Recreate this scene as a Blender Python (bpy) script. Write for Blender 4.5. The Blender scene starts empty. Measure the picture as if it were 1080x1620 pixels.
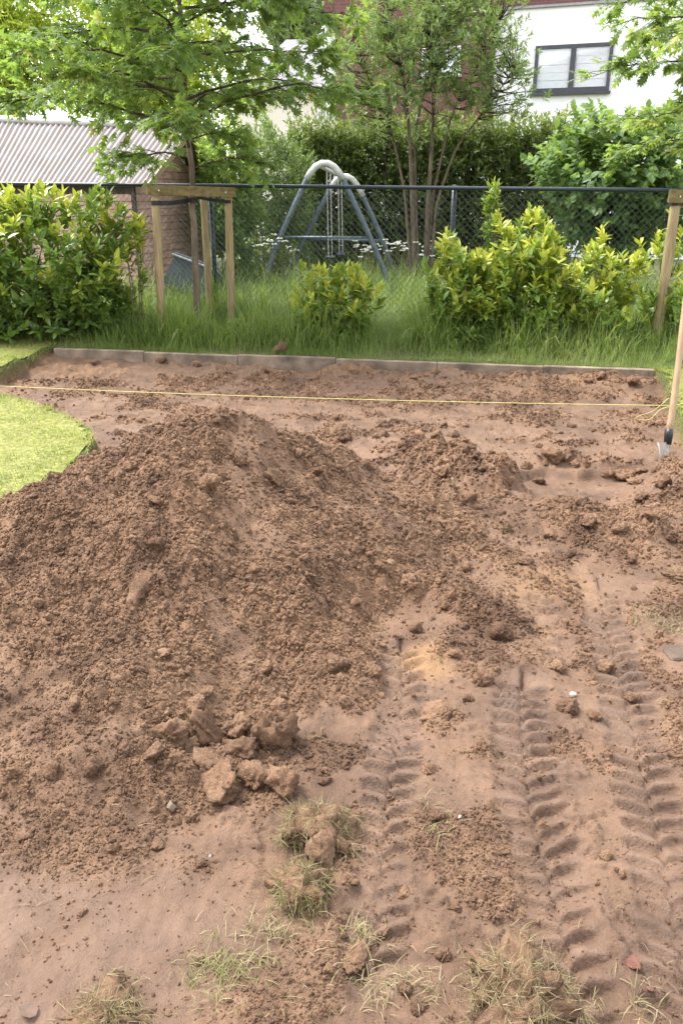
import bpy, math, random
import numpy as np
from mathutils import Vector, Matrix

# ------------------------------------------------------------------ camera, sky, sun, exposure
S = bpy.context.scene
COL = S.collection
CAM_H, PITCH, FPX = 1.5, math.radians(22.0), 1260.0
cam_data = bpy.data.cameras.new("camera"); cam = bpy.data.objects.new("camera", cam_data)
COL.objects.link(cam); S.camera = cam
cam.location = (0, 0, CAM_H); cam.rotation_euler = (math.pi / 2 - PITCH, 0, 0)
cam_data.sensor_fit = 'HORIZONTAL'; cam_data.sensor_width = 36; cam_data.lens = 36 * FPX / 1080
cam_data.clip_start = 0.05; cam_data.clip_end = 600

SUN_EL, SUN_AZ = math.radians(60), math.radians(-66)     # azimuth from +Y towards +X
W = bpy.data.worlds.new("World"); S.world = W; W.use_nodes = True
wn = W.node_tree; wn.nodes.clear()
sky = wn.nodes.new('ShaderNodeTexSky'); sky.sky_type = 'NISHITA'; sky.sun_disc = False
sky.sun_elevation = SUN_EL; sky.sun_rotation = SUN_AZ
sky.air_density = 1.0; sky.dust_density = 1.5; sky.ozone_density = 1.0
hs = wn.nodes.new('ShaderNodeHueSaturation'); hs.inputs['Saturation'].default_value = 0.22
bg = wn.nodes.new('ShaderNodeBackground'); bg.inputs['Strength'].default_value = 0.15
wo = wn.nodes.new('ShaderNodeOutputWorld')
wn.links.new(sky.outputs[0], hs.inputs['Color']); wn.links.new(hs.outputs[0], bg.inputs['Color']); wn.links.new(bg.outputs[0], wo.inputs[0])

sun_d = bpy.data.lights.new("sun", 'SUN'); sun_d.energy = 1.3; sun_d.angle = math.radians(18); sun_d.color = (1, 0.96, 0.9)
sun = bpy.data.objects.new("sun", sun_d); COL.objects.link(sun)
sd = Vector((math.sin(SUN_AZ) * math.cos(SUN_EL), math.cos(SUN_AZ) * math.cos(SUN_EL), math.sin(SUN_EL)))
sun.rotation_euler = sd.to_track_quat('Z', 'Y').to_euler(); sun.location = (0, 0, 30)

S.view_settings.view_transform = 'Standard'; S.view_settings.look = 'None'
S.view_settings.gamma = 1; S.view_settings.use_curve_mapping = False
S.view_settings.exposure = 2.4

# ------------------------------------------------------------------ helpers
rng = np.random.default_rng(7)
CP, SP = math.cos(PITCH), math.sin(PITCH)

def ray(px, py):
    a, b = (px - 540) / FPX, -(py - 810) / FPX
    return np.array([a, CP + b * SP, -SP + b * CP])
def at(px, py, Y):                       # the point at depth Y (metres from the camera) along a sight line
    d = ray(px, py); return np.array([0, 0, CAM_H]) + d * (Y / d[1])
def ground(px, py, z=0.0):               # the point at height z
    d = ray(px, py); return np.array([0, 0, CAM_H]) + d * ((z - CAM_H) / d[2])

_perm = np.random.default_rng(3).permutation(4096).astype(np.int64)
def _h(ix, iy, s):
    return _perm[(_perm[(ix + s * 131) & 4095] + iy + s * 17) & 4095]
def perlin(x, y, f, s=0):
    x = np.asarray(x, float) * f + 37.1 * s; y = np.asarray(y, float) * f - 11.7 * s
    ix = np.floor(x).astype(np.int64); iy = np.floor(y).astype(np.int64); fx = x - ix; fy = y - iy
    u = fx * fx * fx * (fx * (fx * 6 - 15) + 10); v = fy * fy * fy * (fy * (fy * 6 - 15) + 10)
    def g(i, j, a, b):
        t = _h(i, j, s) * (2 * math.pi / 4096); return np.cos(t) * a + np.sin(t) * b
    n00 = g(ix, iy, fx, fy); n10 = g(ix + 1, iy, fx - 1, fy); n01 = g(ix, iy + 1, fx, fy - 1); n11 = g(ix + 1, iy + 1, fx - 1, fy - 1)
    return 1.5 * ((n00 * (1 - u) + n10 * u) * (1 - v) + (n01 * (1 - u) + n11 * u) * v)
def fbm(x, y, f, o=4, s=0, g=0.5):
    r = 0; a = 1
    for i in range(o):
        r = r + a * perlin(x, y, f * 2.03 ** i, s + i); a *= g
    return r
def worley(x, y, f, s=0):                # dome-shaped bumps of uneven size
    x = np.asarray(x, float) * f; y = np.asarray(y, float) * f
    ix = np.floor(x).astype(np.int64); iy = np.floor(y).astype(np.int64); best = np.zeros_like(x)
    for a in (-1, 0, 1):
        for b in (-1, 0, 1):
            h1 = _h(ix + a, iy + b, s); h2 = _h(ix + a, iy + b, s + 7); h3 = _h(ix + a, iy + b, s + 13)
            cx = ix + a + h1 / 4096; cy = iy + b + h2 / 4096; r = 0.25 + 0.7 * (h3 / 4096) ** 2
            d2 = ((x - cx) ** 2 + (y - cy) ** 2) / (r * r)
            best = np.maximum(best, r * np.sqrt(np.maximum(0, 1 - d2)))
    return best
def sstep(a, b, x):
    t = np.clip((x - a) / (b - a), 0, 1); return t * t * (3 - 2 * t)
def poly_sd(x, y, P):                    # signed distance, negative inside
    x = np.asarray(x, float); y = np.asarray(y, float)
    d = np.full(x.shape, 1e9); ins = np.zeros(x.shape, bool); n = len(P)
    for i in range(n):
        ax, ay = P[i]; bx, by = P[(i + 1) % n]; ex, ey = bx - ax, by - ay
        t = np.clip(((x - ax) * ex + (y - ay) * ey) / (ex * ex + ey * ey), 0, 1)
        d = np.minimum(d, np.hypot(x - ax - t * ex, y - ay - t * ey))
        if ay != by:
            c = ((ay > y) != (by > y)) & (x < (bx - ax) * (y - ay) / (by - ay) + ax); ins ^= c
    return np.where(ins, -d, d)

def mesh(name, V, F, attrs=None, smooth=False):
    V = np.asarray(V, np.float32); Fs = F if isinstance(F, list) else [F]
    Fs = [np.asarray(f, np.int32) for f in Fs if len(f)]
    me = bpy.data.meshes.new(name); me.vertices.add(len(V)); me.vertices.foreach_set('co', V.ravel())
    lv = np.concatenate([f.ravel() for f in Fs]); tot = np.concatenate([np.full(len(f), f.shape[1], np.int32) for f in Fs])
    me.loops.add(len(lv)); me.loops.foreach_set('vertex_index', lv)
    me.polygons.add(len(tot)); me.polygons.foreach_set('loop_start', np.concatenate([[0], np.cumsum(tot)[:-1]]).astype(np.int32))
    for k, a in (attrs or {}).items():
        t = me.attributes.new(k, 'FLOAT', 'POINT'); t.data.foreach_set('value', np.asarray(a, np.float32))
    me.update(calc_edges=True)
    me.polygons.foreach_set('use_smooth', np.full(len(tot), smooth)); me.update()
    return me
def obj(name, me, mat, parent=None):
    o = bpy.data.objects.new(name, me); COL.objects.link(o)
    if mat and not me.materials: me.materials.append(mat)
    if parent: o.parent = parent
    return o
def tag(o, label=None, cat=None, group=None, kind=None):
    for k, v in (('label', label), ('category', cat), ('group', group), ('kind', kind)):
        if v: o[k] = v
    return o
def thing(name, loc, label, cat, group=None):
    o = bpy.data.objects.new(name, None); COL.objects.link(o); o.location = [float(c) for c in loc]
    o.empty_display_size = 0.1
    return tag(o, label, cat, group)

class Geo:                               # gathers shapes in world coordinates
    def __init__(s): s.v = []; s.f = []
    def add(s, vs, fs):
        b = len(s.v); s.v += [tuple(map(float, v)) for v in vs]; s.f += [tuple(i + b for i in f) for f in fs]
    def box(s, c, sz, ax=None, bev=0.0):
        c = np.array(c, float); X, Y, Z = ax if ax is not None else np.eye(3)
        X, Y, Z = np.array(X), np.array(Y), np.array(Z); h = np.array(sz) / 2
        if bev <= 0:
            vs = [c + X * h[0] * i + Y * h[1] * j + Z * h[2] * k for i in (-1, 1) for j in (-1, 1) for k in (-1, 1)]
            s.add(vs, [(0, 1, 3, 2), (4, 6, 7, 5), (0, 4, 5, 1), (2, 3, 7, 6), (0, 2, 6, 4), (1, 5, 7, 3)])
        else:                            # chamfered box: three nested rings
            rings = []
            for (zz, ins) in ((-h[2], bev), (-h[2] + bev, 0), (h[2] - bev, 0), (h[2], bev)):
                a, b = h[0] - ins, h[1] - ins; e = bev
                rings.append([c + X * p + Y * q + Z * zz for p, q in
                    ((-a + e, -b), (a - e, -b), (a, -b + e), (a, b - e), (a - e, b), (-a + e, b), (-a, b - e), (-a, -b + e))])
            vs = [v for r in rings for v in r]; fs = [tuple(range(7, -1, -1)), tuple(range(24, 32))]
            for r in range(3):
                for i in range(8): j = (i + 1) % 8; fs.append((r * 8 + i, r * 8 + j, r * 8 + 8 + j, r * 8 + 8 + i))
            s.add(vs, fs)
    def tube(s, pts, rad, n=8, cap=True):
        P = [np.array(p, float) for p in pts]; m = len(P)
        R = [rad] * m if np.isscalar(rad) else list(rad)
        t0 = P[1] - P[0]; t0 /= np.linalg.norm(t0) + 1e-12
        u = np.cross(t0, [0.31, 0.2, 0.93] if abs(t0[2]) < 0.9 else [1, 0.1, 0]); u /= np.linalg.norm(u)
        vs = []
        for i in range(m):
            t = P[min(i + 1, m - 1)] - P[max(i - 1, 0)]; t /= np.linalg.norm(t) + 1e-12
            u = u - t * np.dot(u, t); u /= np.linalg.norm(u) + 1e-12; w = np.cross(t, u)
            for k in range(n):
                a = 2 * math.pi * k / n; vs.append(P[i] + R[i] * (math.cos(a) * u + math.sin(a) * w))
        fs = []
        for i in range(m - 1):
            for k in range(n): l = (k + 1) % n; fs.append((i * n + k, i * n + l, (i + 1) * n + l, (i + 1) * n + k))
        if cap: fs += [tuple(range(n - 1, -1, -1)), tuple(range((m - 1) * n, m * n))]
        s.add(vs, fs)
    def build(s, name, mat, parent=None, smooth=False, local=True):
        off = np.array(parent.location) if (parent and local) else np.zeros(3)
        if parent and local and parent.parent: off = off + np.array(parent.parent.location)
        me = bpy.data.meshes.new(name); me.from_pydata([tuple(np.array(v) - off) for v in s.v], [], s.f); me.update()
        if smooth: me.polygons.foreach_set('use_smooth', [True] * len(me.polygons)); me.update()
        return obj(name, me, mat, parent)

def bez(a, b, c, n=8):
    a, b, c = map(np.array, (a, b, c)); return [(1 - t) ** 2 * a + 2 * t * (1 - t) * b + t * t * c for t in np.linspace(0, 1, n)]

# ------------------------------------------------------------------ materials
def new_mat(name):
    m = bpy.data.materials.new(name); m.use_nodes = True; nt = m.node_tree; nt.nodes.clear()
    out = nt.nodes.new('ShaderNodeOutputMaterial'); return m, nt, out
def N(nt, t, **kw):
    n = nt.nodes.new(t)
    for k, v in kw.items():
        if k in n.inputs: n.inputs[k].default_value = v
        else: setattr(n, k, v)
    return n
def ramp(nt, fac, stops):
    r = nt.nodes.new('ShaderNodeValToRGB'); e = r.color_ramp.elements
    while len(e) < len(stops): e.new(0.5)
    for i, (p, c) in enumerate(stops): e[i].position = p; e[i].color = (*c, 1)
    nt.links.new(fac, r.inputs[0]); return r.outputs[0]
def mixc(nt, fac, a, b, mode='MIX'):
    m = nt.nodes.new('ShaderNodeMix'); m.data_type = 'RGBA'; m.blend_type = mode
    for inp, v in ((m.inputs[0], fac), (m.inputs[6], a), (m.inputs[7], b)):
        if hasattr(v, 'links') or hasattr(v, 'is_linked'): nt.links.new(v, inp)
        else: inp.default_value = v if not isinstance(v, tuple) else (*v, 1)
    return m.outputs[2]
def maths(nt, op, a, b=None, clamp=False):
    m = nt.nodes.new('ShaderNodeMath'); m.operation = op; m.use_clamp = clamp
    for i, v in enumerate((a, b)):
        if v is None: continue
        if hasattr(v, 'is_linked'): nt.links.new(v, m.inputs[i])
        else: m.inputs[i].default_value = v
    return m.outputs[0]
def noise(nt, scale, detail=4, rough=0.55, coords=None, dist=0):
    n = N(nt, 'ShaderNodeTexNoise', Scale=scale, Detail=detail, Roughness=rough, Distortion=dist)
    if coords is not None: nt.links.new(coords, n.inputs['Vector'])
    return n.outputs[0]
def coord(nt, kind='Object'): return nt.nodes.new('ShaderNodeTexCoord').outputs[kind]
def attr(nt, name): n = nt.nodes.new('ShaderNodeAttribute'); n.attribute_name = name; return n.outputs['Fac']

def simple_mat(name, col, rough=0.6, metal=0.0, var=0.25, scale=12, bump=0.0, bscale=60, spec=0.4, stretch=None):
    m, nt, out = new_mat(name); p = N(nt, 'ShaderNodeBsdfPrincipled', Roughness=rough, Metallic=metal)
    p.inputs['Specular IOR Level'].default_value = spec
    c = coord(nt)
    if stretch:
        mp = nt.nodes.new('ShaderNodeMapping'); mp.inputs['Scale'].default_value = stretch; nt.links.new(c, mp.inputs[0]); c = mp.outputs[0]
    f = noise(nt, scale, 5, 0.6, c)
    lo = tuple(max(0, k * (1 - var)) for k in col); hi = tuple(min(1, k * (1 + var)) for k in col)
    nt.links.new(ramp(nt, f, [(0.3, lo), (0.7, hi)]), p.inputs['Base Color'])
    if bump:
        b = N(nt, 'ShaderNodeBump', Strength=bump, Distance=0.01); nt.links.new(noise(nt, bscale, 5, 0.6, c), b.inputs['Height']); nt.links.new(b.outputs[0], p.inputs['Normal'])
    nt.links.new(p.outputs[0], out.inputs[0]); return m

def leaf_mat(name, stops, rough=0.45, trans=0.35, spec=0.35, dry=False):
    m, nt, out = new_mat(name); p = N(nt, 'ShaderNodeBsdfPrincipled', Roughness=rough)
    p.inputs['Specular IOR Level'].default_value = spec
    c = ramp(nt, attr(nt, 'tone'), stops)
    v = noise(nt, 9, 2, 0.5, coord(nt)); c2 = mixc(nt, maths(nt, 'MULTIPLY', v, 0.35), c, (0.16, 0.12, 0.06) if dry else (0.10, 0.13, 0.03))
    nt.links.new(c2, p.inputs['Base Color'])
    t = N(nt, 'ShaderNodeBsdfTranslucent'); tc = mixc(nt, 0.5, c2, (0.30, 0.24, 0.12) if dry else (0.35, 0.5, 0.05), 'MIX'); nt.links.new(tc, t.inputs['Color'])
    mx = nt.nodes.new('ShaderNodeMixShader'); mx.inputs[0].default_value = trans
    nt.links.new(p.outputs[0], mx.inputs[1]); nt.links.new(t.outputs[0], mx.inputs[2]); nt.links.new(mx.outputs[0], out.inputs[0]); return m

def soil_mat(name, ground_attrs):
    m, nt, out = new_mat(name); p = N(nt, 'ShaderNodeBsdfPrincipled', Roughness=0.9)
    p.inputs['Specular IOR Level'].default_value = 0.36
    c = nt.nodes.new('ShaderNodeNewGeometry').outputs['Position']
    big = noise(nt, 2.2, 5, 0.6, c); mid = noise(nt, 22, 6, 0.65, c, 0.6); fine = noise(nt, 170, 5, 0.7, c)
    a = ramp(nt, mid, [(0.28, (0.140, 0.080, 0.045)), (0.5, (0.222, 0.130, 0.075)), (0.72, (0.295, 0.179, 0.107))])
    a = mixc(nt, maths(nt, 'MULTIPLY', big, 0.45), a, (0.207, 0.115, 0.068))
    damp = ramp(nt, noise(nt, 3.0, 7, 0.65, c, 0.8), [(0.38, (0.54, 0.51, 0.51)), (0.54, (1, 1, 1)), (0.72, (1.0, 1.0, 1.0))])
    a = mixc(nt, 1.0, a, damp, 'MULTIPLY')
    sp = ramp(nt, fine, [(0.62, (0, 0, 0)), (0.75, (1, 1, 1))])
    a = mixc(nt, maths(nt, 'MULTIPLY', sp, 0.30), a, (0.30, 0.195, 0.125))
    dk = ramp(nt, fine, [(0.28, (1, 1, 1)), (0.40, (0, 0, 0))])
    a = mixc(nt, maths(nt, 'MULTIPLY', dk, 0.45), a, (0.062, 0.034, 0.022))
    bh = maths(nt, 'ADD', maths(nt, 'ADD', maths(nt, 'MULTIPLY', mid, 0.5), fine), noise(nt, 65, 4, 0.6, c, 1.0))
    b = N(nt, 'ShaderNodeBump', Distance=0.012, Strength=0.9)
    if ground_attrs:
        wet = attr(nt, 'wet'); tan = attr(nt, 'tan'); grn = attr(nt, 'green')
        w2 = ramp(nt, noise(nt, 5, 5, 0.6, c), [(0.32, (0.060, 0.035, 0.022)), (0.5, (0.098, 0.058, 0.038)), (0.68, (0.142, 0.087, 0.058))])
        a = mixc(nt, maths(nt, 'MULTIPLY', wet, 0.8), a, w2)
        a = mixc(nt, tan, a, (0.27, 0.155, 0.07)); 
        g = ramp(nt, noise(nt, 14, 5, 0.7, c), [(0.3, (0.045, 0.06, 0.015)), (0.7, (0.10, 0.11, 0.03))]); a = mixc(nt, grn, a, g)
        rr = maths(nt, 'SUBTRACT', 0.92, maths(nt, 'MULTIPLY', wet, maths(nt, 'ADD', 0.12, maths(nt, 'MULTIPLY', ramp(nt, noise(nt, 6, 5, 0.65, c), [(0.35, (0, 0, 0)), (0.65, (1, 1, 1))]), 0.46))))
        nt.links.new(rr, p.inputs['Roughness'])
        nt.links.new(maths(nt, 'SUBTRACT', 0.95, maths(nt, 'MULTIPLY', wet, 0.45)), b.inputs['Strength'])
    nt.links.new(a, p.inputs['Base Color']); nt.links.new(bh, b.inputs['Height']); nt.links.new(b.outputs[0], p.inputs['Normal'])
    nt.links.new(p.outputs[0], out.inputs[0]); return m

M = {}
M['soil'] = soil_mat('soil', True); M['clod'] = soil_mat('soil_clod', False)
G1 = [(0.0, (0.030, 0.060, 0.012)), (0.5, (0.075, 0.130, 0.022)), (1.0, (0.26, 0.30, 0.035))]
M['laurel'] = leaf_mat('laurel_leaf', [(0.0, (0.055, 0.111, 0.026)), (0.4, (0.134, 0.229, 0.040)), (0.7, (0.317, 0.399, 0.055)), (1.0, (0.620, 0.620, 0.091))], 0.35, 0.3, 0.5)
M['oak'] = leaf_mat('oak_leaf', [(0.0, (0.100, 0.175, 0.061)), (0.6, (0.218, 0.322, 0.098)), (0.9, (0.364, 0.414, 0.098)), (1.0, (0.620, 0.521, 0.147))], 0.45, 0.5)
M['evergreen'] = leaf_mat('evergreen_leaf', [(0.0, (0.083, 0.123, 0.057)), (0.6, (0.189, 0.259, 0.108)), (1.0, (0.354, 0.431, 0.152))], 0.4, 0.35)
M['hedge'] = leaf_mat('hedge_leaf', [(0.0, (0.040, 0.067, 0.022)), (0.6, (0.100, 0.138, 0.041)), (1.0, (0.359, 0.373, 0.083))], 0.5, 0.3)
M['hazel'] = leaf_mat('hazel_leaf', [(0.0, (0.066, 0.138, 0.050)), (0.6, (0.154, 0.253, 0.088)), (1.0, (0.308, 0.418, 0.110))], 0.45, 0.4)
M['willow'] = leaf_mat('willow_leaf', [(0.0, (0.234, 0.311, 0.037)), (0.6, (0.468, 0.546, 0.056)), (1.0, (0.620, 0.620, 0.094))], 0.5, 0.5)
M['greytree'] = leaf_mat('far_leaf', [(0.0, (0.101, 0.144, 0.065)), (1.0, (0.245, 0.288, 0.130))], 0.6, 0.35)
M['grass'] = leaf_mat('grass_blade', [(0.0, (0.099, 0.168, 0.039)), (0.6, (0.220, 0.294, 0.077)), (1.0, (0.462, 0.441, 0.209))], 0.5, 0.4)
M['lawn'] = leaf_mat('lawn_blade', [(0.0, (0.16, 0.195, 0.04)), (0.5, (0.30, 0.32, 0.075)), (1.0, (0.46, 0.41, 0.16))], 0.55, 0.4)
M['straw'] = leaf_mat('straw', [(0.0, (0.13, 0.08, 0.045)), (0.6, (0.23, 0.165, 0.09)), (1.0, (0.34, 0.28, 0.16))], 0.7, 0.1, 0.2, True)
M['lawn_base'] = simple_mat('lawn_base', (0.17, 0.17, 0.045), 0.9, 0, 0.5, 30, 0.6, 120)
M['bark'] = simple_mat('bark', (0.16, 0.125, 0.09), 0.9, 0, 0.45, 18, 0.8, 45, 0.2, (1, 1, 0.25))
M['bark_dark'] = simple_mat('bark_dark', (0.075, 0.058, 0.045), 0.9, 0, 0.45, 18, 0.8, 45, 0.2, (1, 1, 0.25))
M['stem'] = simple_mat('stem', (0.13, 0.11, 0.045), 0.8, 0, 0.3, 20)
M['stake'] = simple_mat('stake_wood', (0.29, 0.225, 0.125), 0.8, 0, 0.3, 14, 0.5, 30, 0.25, (4, 4, 0.35))
M['beam'] = simple_mat('beam_wood', (0.17, 0.135, 0.06), 0.85, 0, 0.4, 10, 0.5, 30, 0.25, (0.4, 3, 3))
M['strap'] = simple_mat('black_strap', (0.018, 0.018, 0.02), 0.6)
M['black'] = simple_mat('black_plastic', (0.02, 0.022, 0.026), 0.4)
M['fence'] = simple_mat('fence_coating', (0.022, 0.032, 0.042), 0.35, 0.0, 0.2)
M['swing'] = simple_mat('swing_steel', (0.12, 0.15, 0.18), 0.4, 0.2, 0.3, 15)
M['wire'] = simple_mat('fence_wire', (0.13, 0.15, 0.16), 0.4, 0.3, 0.2)
M['white_plastic'] = simple_mat('white_plastic', (0.50, 0.50, 0.48), 0.45, 0, 0.18, 8)
M['chain'] = simple_mat('galvanised', (0.5, 0.5, 0.5), 0.4, 0.6)
M['kerb'] = simple_mat('kerb_concrete', (0.19, 0.145, 0.105), 0.9, 0, 0.6, 5, 0.6, 90)
M['string'] = simple_mat('builders_line', (0.48, 0.45, 0.16), 0.7, 0, 0.15)
M['ash_wood'] = simple_mat('ash_handle', (0.33, 0.225, 0.135), 0.55, 0, 0.2, 10, 0.1, 40, 0.4, (5, 5, 0.4))
M['steel'] = simple_mat('worn_steel', (0.22, 0.185, 0.155), 0.5, 0.5, 0.5, 14, 0.2, 50)
M['bin'] = simple_mat('bin_plastic', (0.055, 0.065, 0.075), 0.45, 0, 0.25, 8)
M['bin_light'] = simple_mat('bin_edge', (0.28, 0.29, 0.29), 0.5)
M['white_wall'] = simple_mat('white_render', (0.80, 0.80, 0.78), 0.85, 0, 0.03, 3)
M['cream_wall'] = simple_mat('cream_render', (0.62, 0.57, 0.50), 0.85, 0, 0.06, 3)
M['slate'] = simple_mat('roof_slate', (0.19, 0.18, 0.19), 0.8, 0, 0.25, 6)
M['window_frame'] = simple_mat('window_frame', (0.045, 0.048, 0.058), 0.4)
M['white_frame'] = simple_mat('white_frame', (0.75, 0.75, 0.74), 0.5, 0, 0.03)
M['blind'] = simple_mat('white_blind', (0.62, 0.65, 0.68), 0.7, 0, 0.05, 4)
M['trim'] = simple_mat('roof_trim', (0.25, 0.25, 0.26), 0.5)
M['red_brick'] = simple_mat('broken_brick', (0.14, 0.060, 0.043), 0.9, 0, 0.35, 30, 0.6, 90)
M['white_shard'] = simple_mat('white_shard', (0.28, 0.26, 0.235), 0.6, 0, 0.25)
M['slab'] = simple_mat('buried_slab', (0.10, 0.072, 0.056), 0.95, 0, 0.3, 10, 0.5, 60, 0.1)
M['dead_leaf'] = simple_mat('dead_leaf', (0.10, 0.062, 0.043), 0.8, 0, 0.4, 20)
M['umbel'] = simple_mat('white_umbel', (0.70, 0.72, 0.62), 0.8, 0, 0.1)

def glass_mat():
    m, nt, out = new_mat('window_glass'); t = N(nt, 'ShaderNodeBsdfTransparent'); g = N(nt, 'ShaderNodeBsdfGlossy', Roughness=0.03)
    f = N(nt, 'ShaderNodeFresnel', IOR=1.5); mx = nt.nodes.new('ShaderNodeMixShader')
    mx.inputs[0].default_value = 0.07; nt.links.new(t.outputs[0], mx.inputs[1]); nt.links.new(g.outputs[0], mx.inputs[2]); nt.links.new(mx.outputs[0], out.inputs[0]); return m
M['glass'] = glass_mat()
def brick_mat():
    m, nt, out = new_mat('red_brickwork'); p = N(nt, 'ShaderNodeBsdfPrincipled', Roughness=0.9)
    b = N(nt, 'ShaderNodeTexBrick', Scale=1.0); b.inputs['Brick Width'].default_value = 0.22; b.inputs['Row Height'].default_value = 0.072; b.inputs['Mortar Size'].default_value = 0.007
    b.inputs['Color1'].default_value = (0.115, 0.045, 0.04, 1); b.inputs['Color2'].default_value = (0.165, 0.065, 0.055, 1); b.inputs['Mortar'].default_value = (0.14, 0.10, 0.09, 1)
    sx = nt.nodes.new('ShaderNodeSeparateXYZ'); cx = nt.nodes.new('ShaderNodeCombineXYZ'); nt.links.new(coord(nt), sx.inputs[0])
    nt.links.new(maths(nt, 'ADD', sx.outputs[0], sx.outputs[1]), cx.inputs[0]); nt.links.new(sx.outputs[2], cx.inputs[1]); nt.links.new(cx.outputs[0], b.inputs['Vector'])
    nt.links.new(mixc(nt, maths(nt, 'MULTIPLY', noise(nt, 3, 4, 0.6, coord(nt)), 0.4), b.outputs[0], (0.14, 0.065, 0.055)), p.inputs['Base Color'])
    nt.links.new(p.outputs[0], out.inputs[0]); return m
M['brick'] = brick_mat()
def siding_mat():
    m, nt, out = new_mat('embossed_siding'); p = N(nt, 'ShaderNodeBsdfPrincipled', Roughness=0.8); c = coord(nt)
    v = nt.nodes.new('ShaderNodeTexVoronoi'); v.inputs['Scale'].default_value = 9
    mp = nt.nodes.new('ShaderNodeMapping'); mp.inputs['Rotation'].default_value = (0.6, 0.9, 0.4); mp.inputs['Scale'].default_value = (1, 1, 2); nt.links.new(c, mp.inputs[0]); nt.links.new(mp.outputs[0], v.inputs['Vector'])
    f = mixc(nt, 0.5, v.outputs['Color'], noise(nt, 20, 4, 0.6, c))
    nt.links.new(ramp(nt, f, [(0.25, (0.36, 0.20, 0.155)), (0.55, (0.52, 0.32, 0.26)), (0.8, (0.60, 0.41, 0.34))]), p.inputs['Base Color'])
    b = N(nt, 'ShaderNodeBump', Strength=0.6, Distance=0.015); nt.links.new(v.outputs['Distance'], b.inputs['Height']); nt.links.new(b.outputs[0], p.inputs['Normal'])
    nt.links.new(p.outputs[0], out.inputs[0]); return m
M['siding'] = siding_mat()
def roof_mat():
    m, nt, out = new_mat('corrugated_roof'); p = N(nt, 'ShaderNodeBsdfPrincipled', Roughness=0.6); c = coord(nt)
    a = ramp(nt, noise(nt, 2.5, 5, 0.6, c), [(0.3, (0.155, 0.142, 0.145)), (0.7, (0.235, 0.218, 0.22))])
    gr = attr(nt, 'groove')
    ms = maths(nt, 'MULTIPLY', gr, ramp(nt, noise(nt, 3.1, 6, 0.7, c), [(0.36, (0, 0, 0)), (0.50, (1, 1, 1))]))
    a = mixc(nt, maths(nt, 'MULTIPLY', ms, 0.95), a, (0.13, 0.075, 0.04))
    sp = ramp(nt, noise(nt, 25, 3, 0.6, c), [(0.62, (0, 0, 0)), (0.68, (1, 1, 1))])
    a = mixc(nt, maths(nt, 'MULTIPLY', sp, 0.6), a, (0.12, 0.10, 0.08))
    nt.links.new(a, p.inputs['Base Color']); nt.links.new(p.outputs[0], out.inputs[0]); return m
M['roof'] = roof_mat()

# ------------------------------------------------------------------ ground: lie of the land
KA, KB = np.array([-2.93, 8.17]), np.array([2.82, 7.13])         # the concrete edging
def kerb_y(x): return KA[1] + (x - KA[0]) * (KB[1] - KA[1]) / (KB[0] - KA[0])
LAWN_NEAR = [(-1.72, 3.7), (-1.62, 4.1), (-1.56, 4.45), (-1.53, 4.75), (-1.60, 5.05), (-1.80, 5.42), (-2.2, 5.82), (-2.75, 6.25), (-3.6, 6.5), (-12, 6.9), (-12, -2), (-2.0, -2), (-1.9, 2.5)]
LAWN_FAR = [(-2.98, 8.3), (-3.0, 7.7), (-3.08, 7.15), (-3.5, 7.05), (-12, 7.4), (-12, 9.0), (-3.0, 9.0)]
LAWN_RIGHT = [(2.84, 7.25), (2.75, 6.7), (2.55, 6.05), (2.40, 5.6), (2.30, 5.15), (2.24, 4.7), (2.15, 4.2), (2.3, 3.6), (2.0, 3.05), (1.5, 2.95), (1.45, 2.4), (1.30, 2.0), (1.3, -2), (12, -2), (12, 5.5), (2.86, 7.25)]
LAWNS = (LAWN_NEAR, LAWN_FAR, LAWN_RIGHT)
def lawn_sd(x, y):
    d = poly_sd(x, y, LAWNS[0])
    for P in LAWNS[1:]: d = np.minimum(d, poly_sd(x, y, P))
    return d + 0.025 * perlin(x, y, 5, 41) + 0.02 * perlin(x, y, 14, 42)
PEAKS = [(-0.64, 3.22, 0.61), (-0.27, 3.34, 0.50), (-0.06, 3.52, 0.41), (-0.97, 3.08, 0.44), (-1.37, 3.02, 0.30), (-1.75, 2.9, 0.16)]
def flank(dx, dy, d):                    # gentle towards the camera, steep at the back and on the right
    q = np.hypot(dx, dy) + 1e-6; s = np.maximum(sstep(-0.25, 0.25, dy / q), sstep(0.05, 0.7, dx / q))
    return s * 0.66 * d + (1 - s) * (0.50 * d - 0.048 * d * d)
def heap(x, y):
    out = np.full(np.shape(x), -1.0)
    for i in range(len(PEAKS)):
        for (a, b) in ((PEAKS[i], PEAKS[i]),) if i in (2, 5) else ((PEAKS[i], PEAKS[{0: 1, 1: 2, 3: 0, 4: 3}[i]]),):
            ex, ey = b[0] - a[0], b[1] - a[1]; L = ex * ex + ey * ey + 1e-9
            t = np.clip(((x - a[0]) * ex + (y - a[1]) * ey) / L, 0, 1); d = np.hypot(x - a[0] - t * ex, y - a[1] - t * ey)
            zr = a[2] + t * (b[2] - a[2]); d2 = np.sqrt(d * d + 0.004) - 0.06
            out = np.maximum(out, zr - flank(x - a[0] - t * ex, y - a[1] - t * ey, d2))
    return out
def mound(x, y, ax, ay, bx, by, h, w):
    ex, ey = bx - ax, by - ay; t = np.clip(((x - ax) * ex + (y - ay) * ey) / (ex * ex + ey * ey), 0, 1)
    d = np.hypot(x - ax - t * ex, y - ay - t * ey); return h * np.exp(-(d / w) ** 2)
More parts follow.
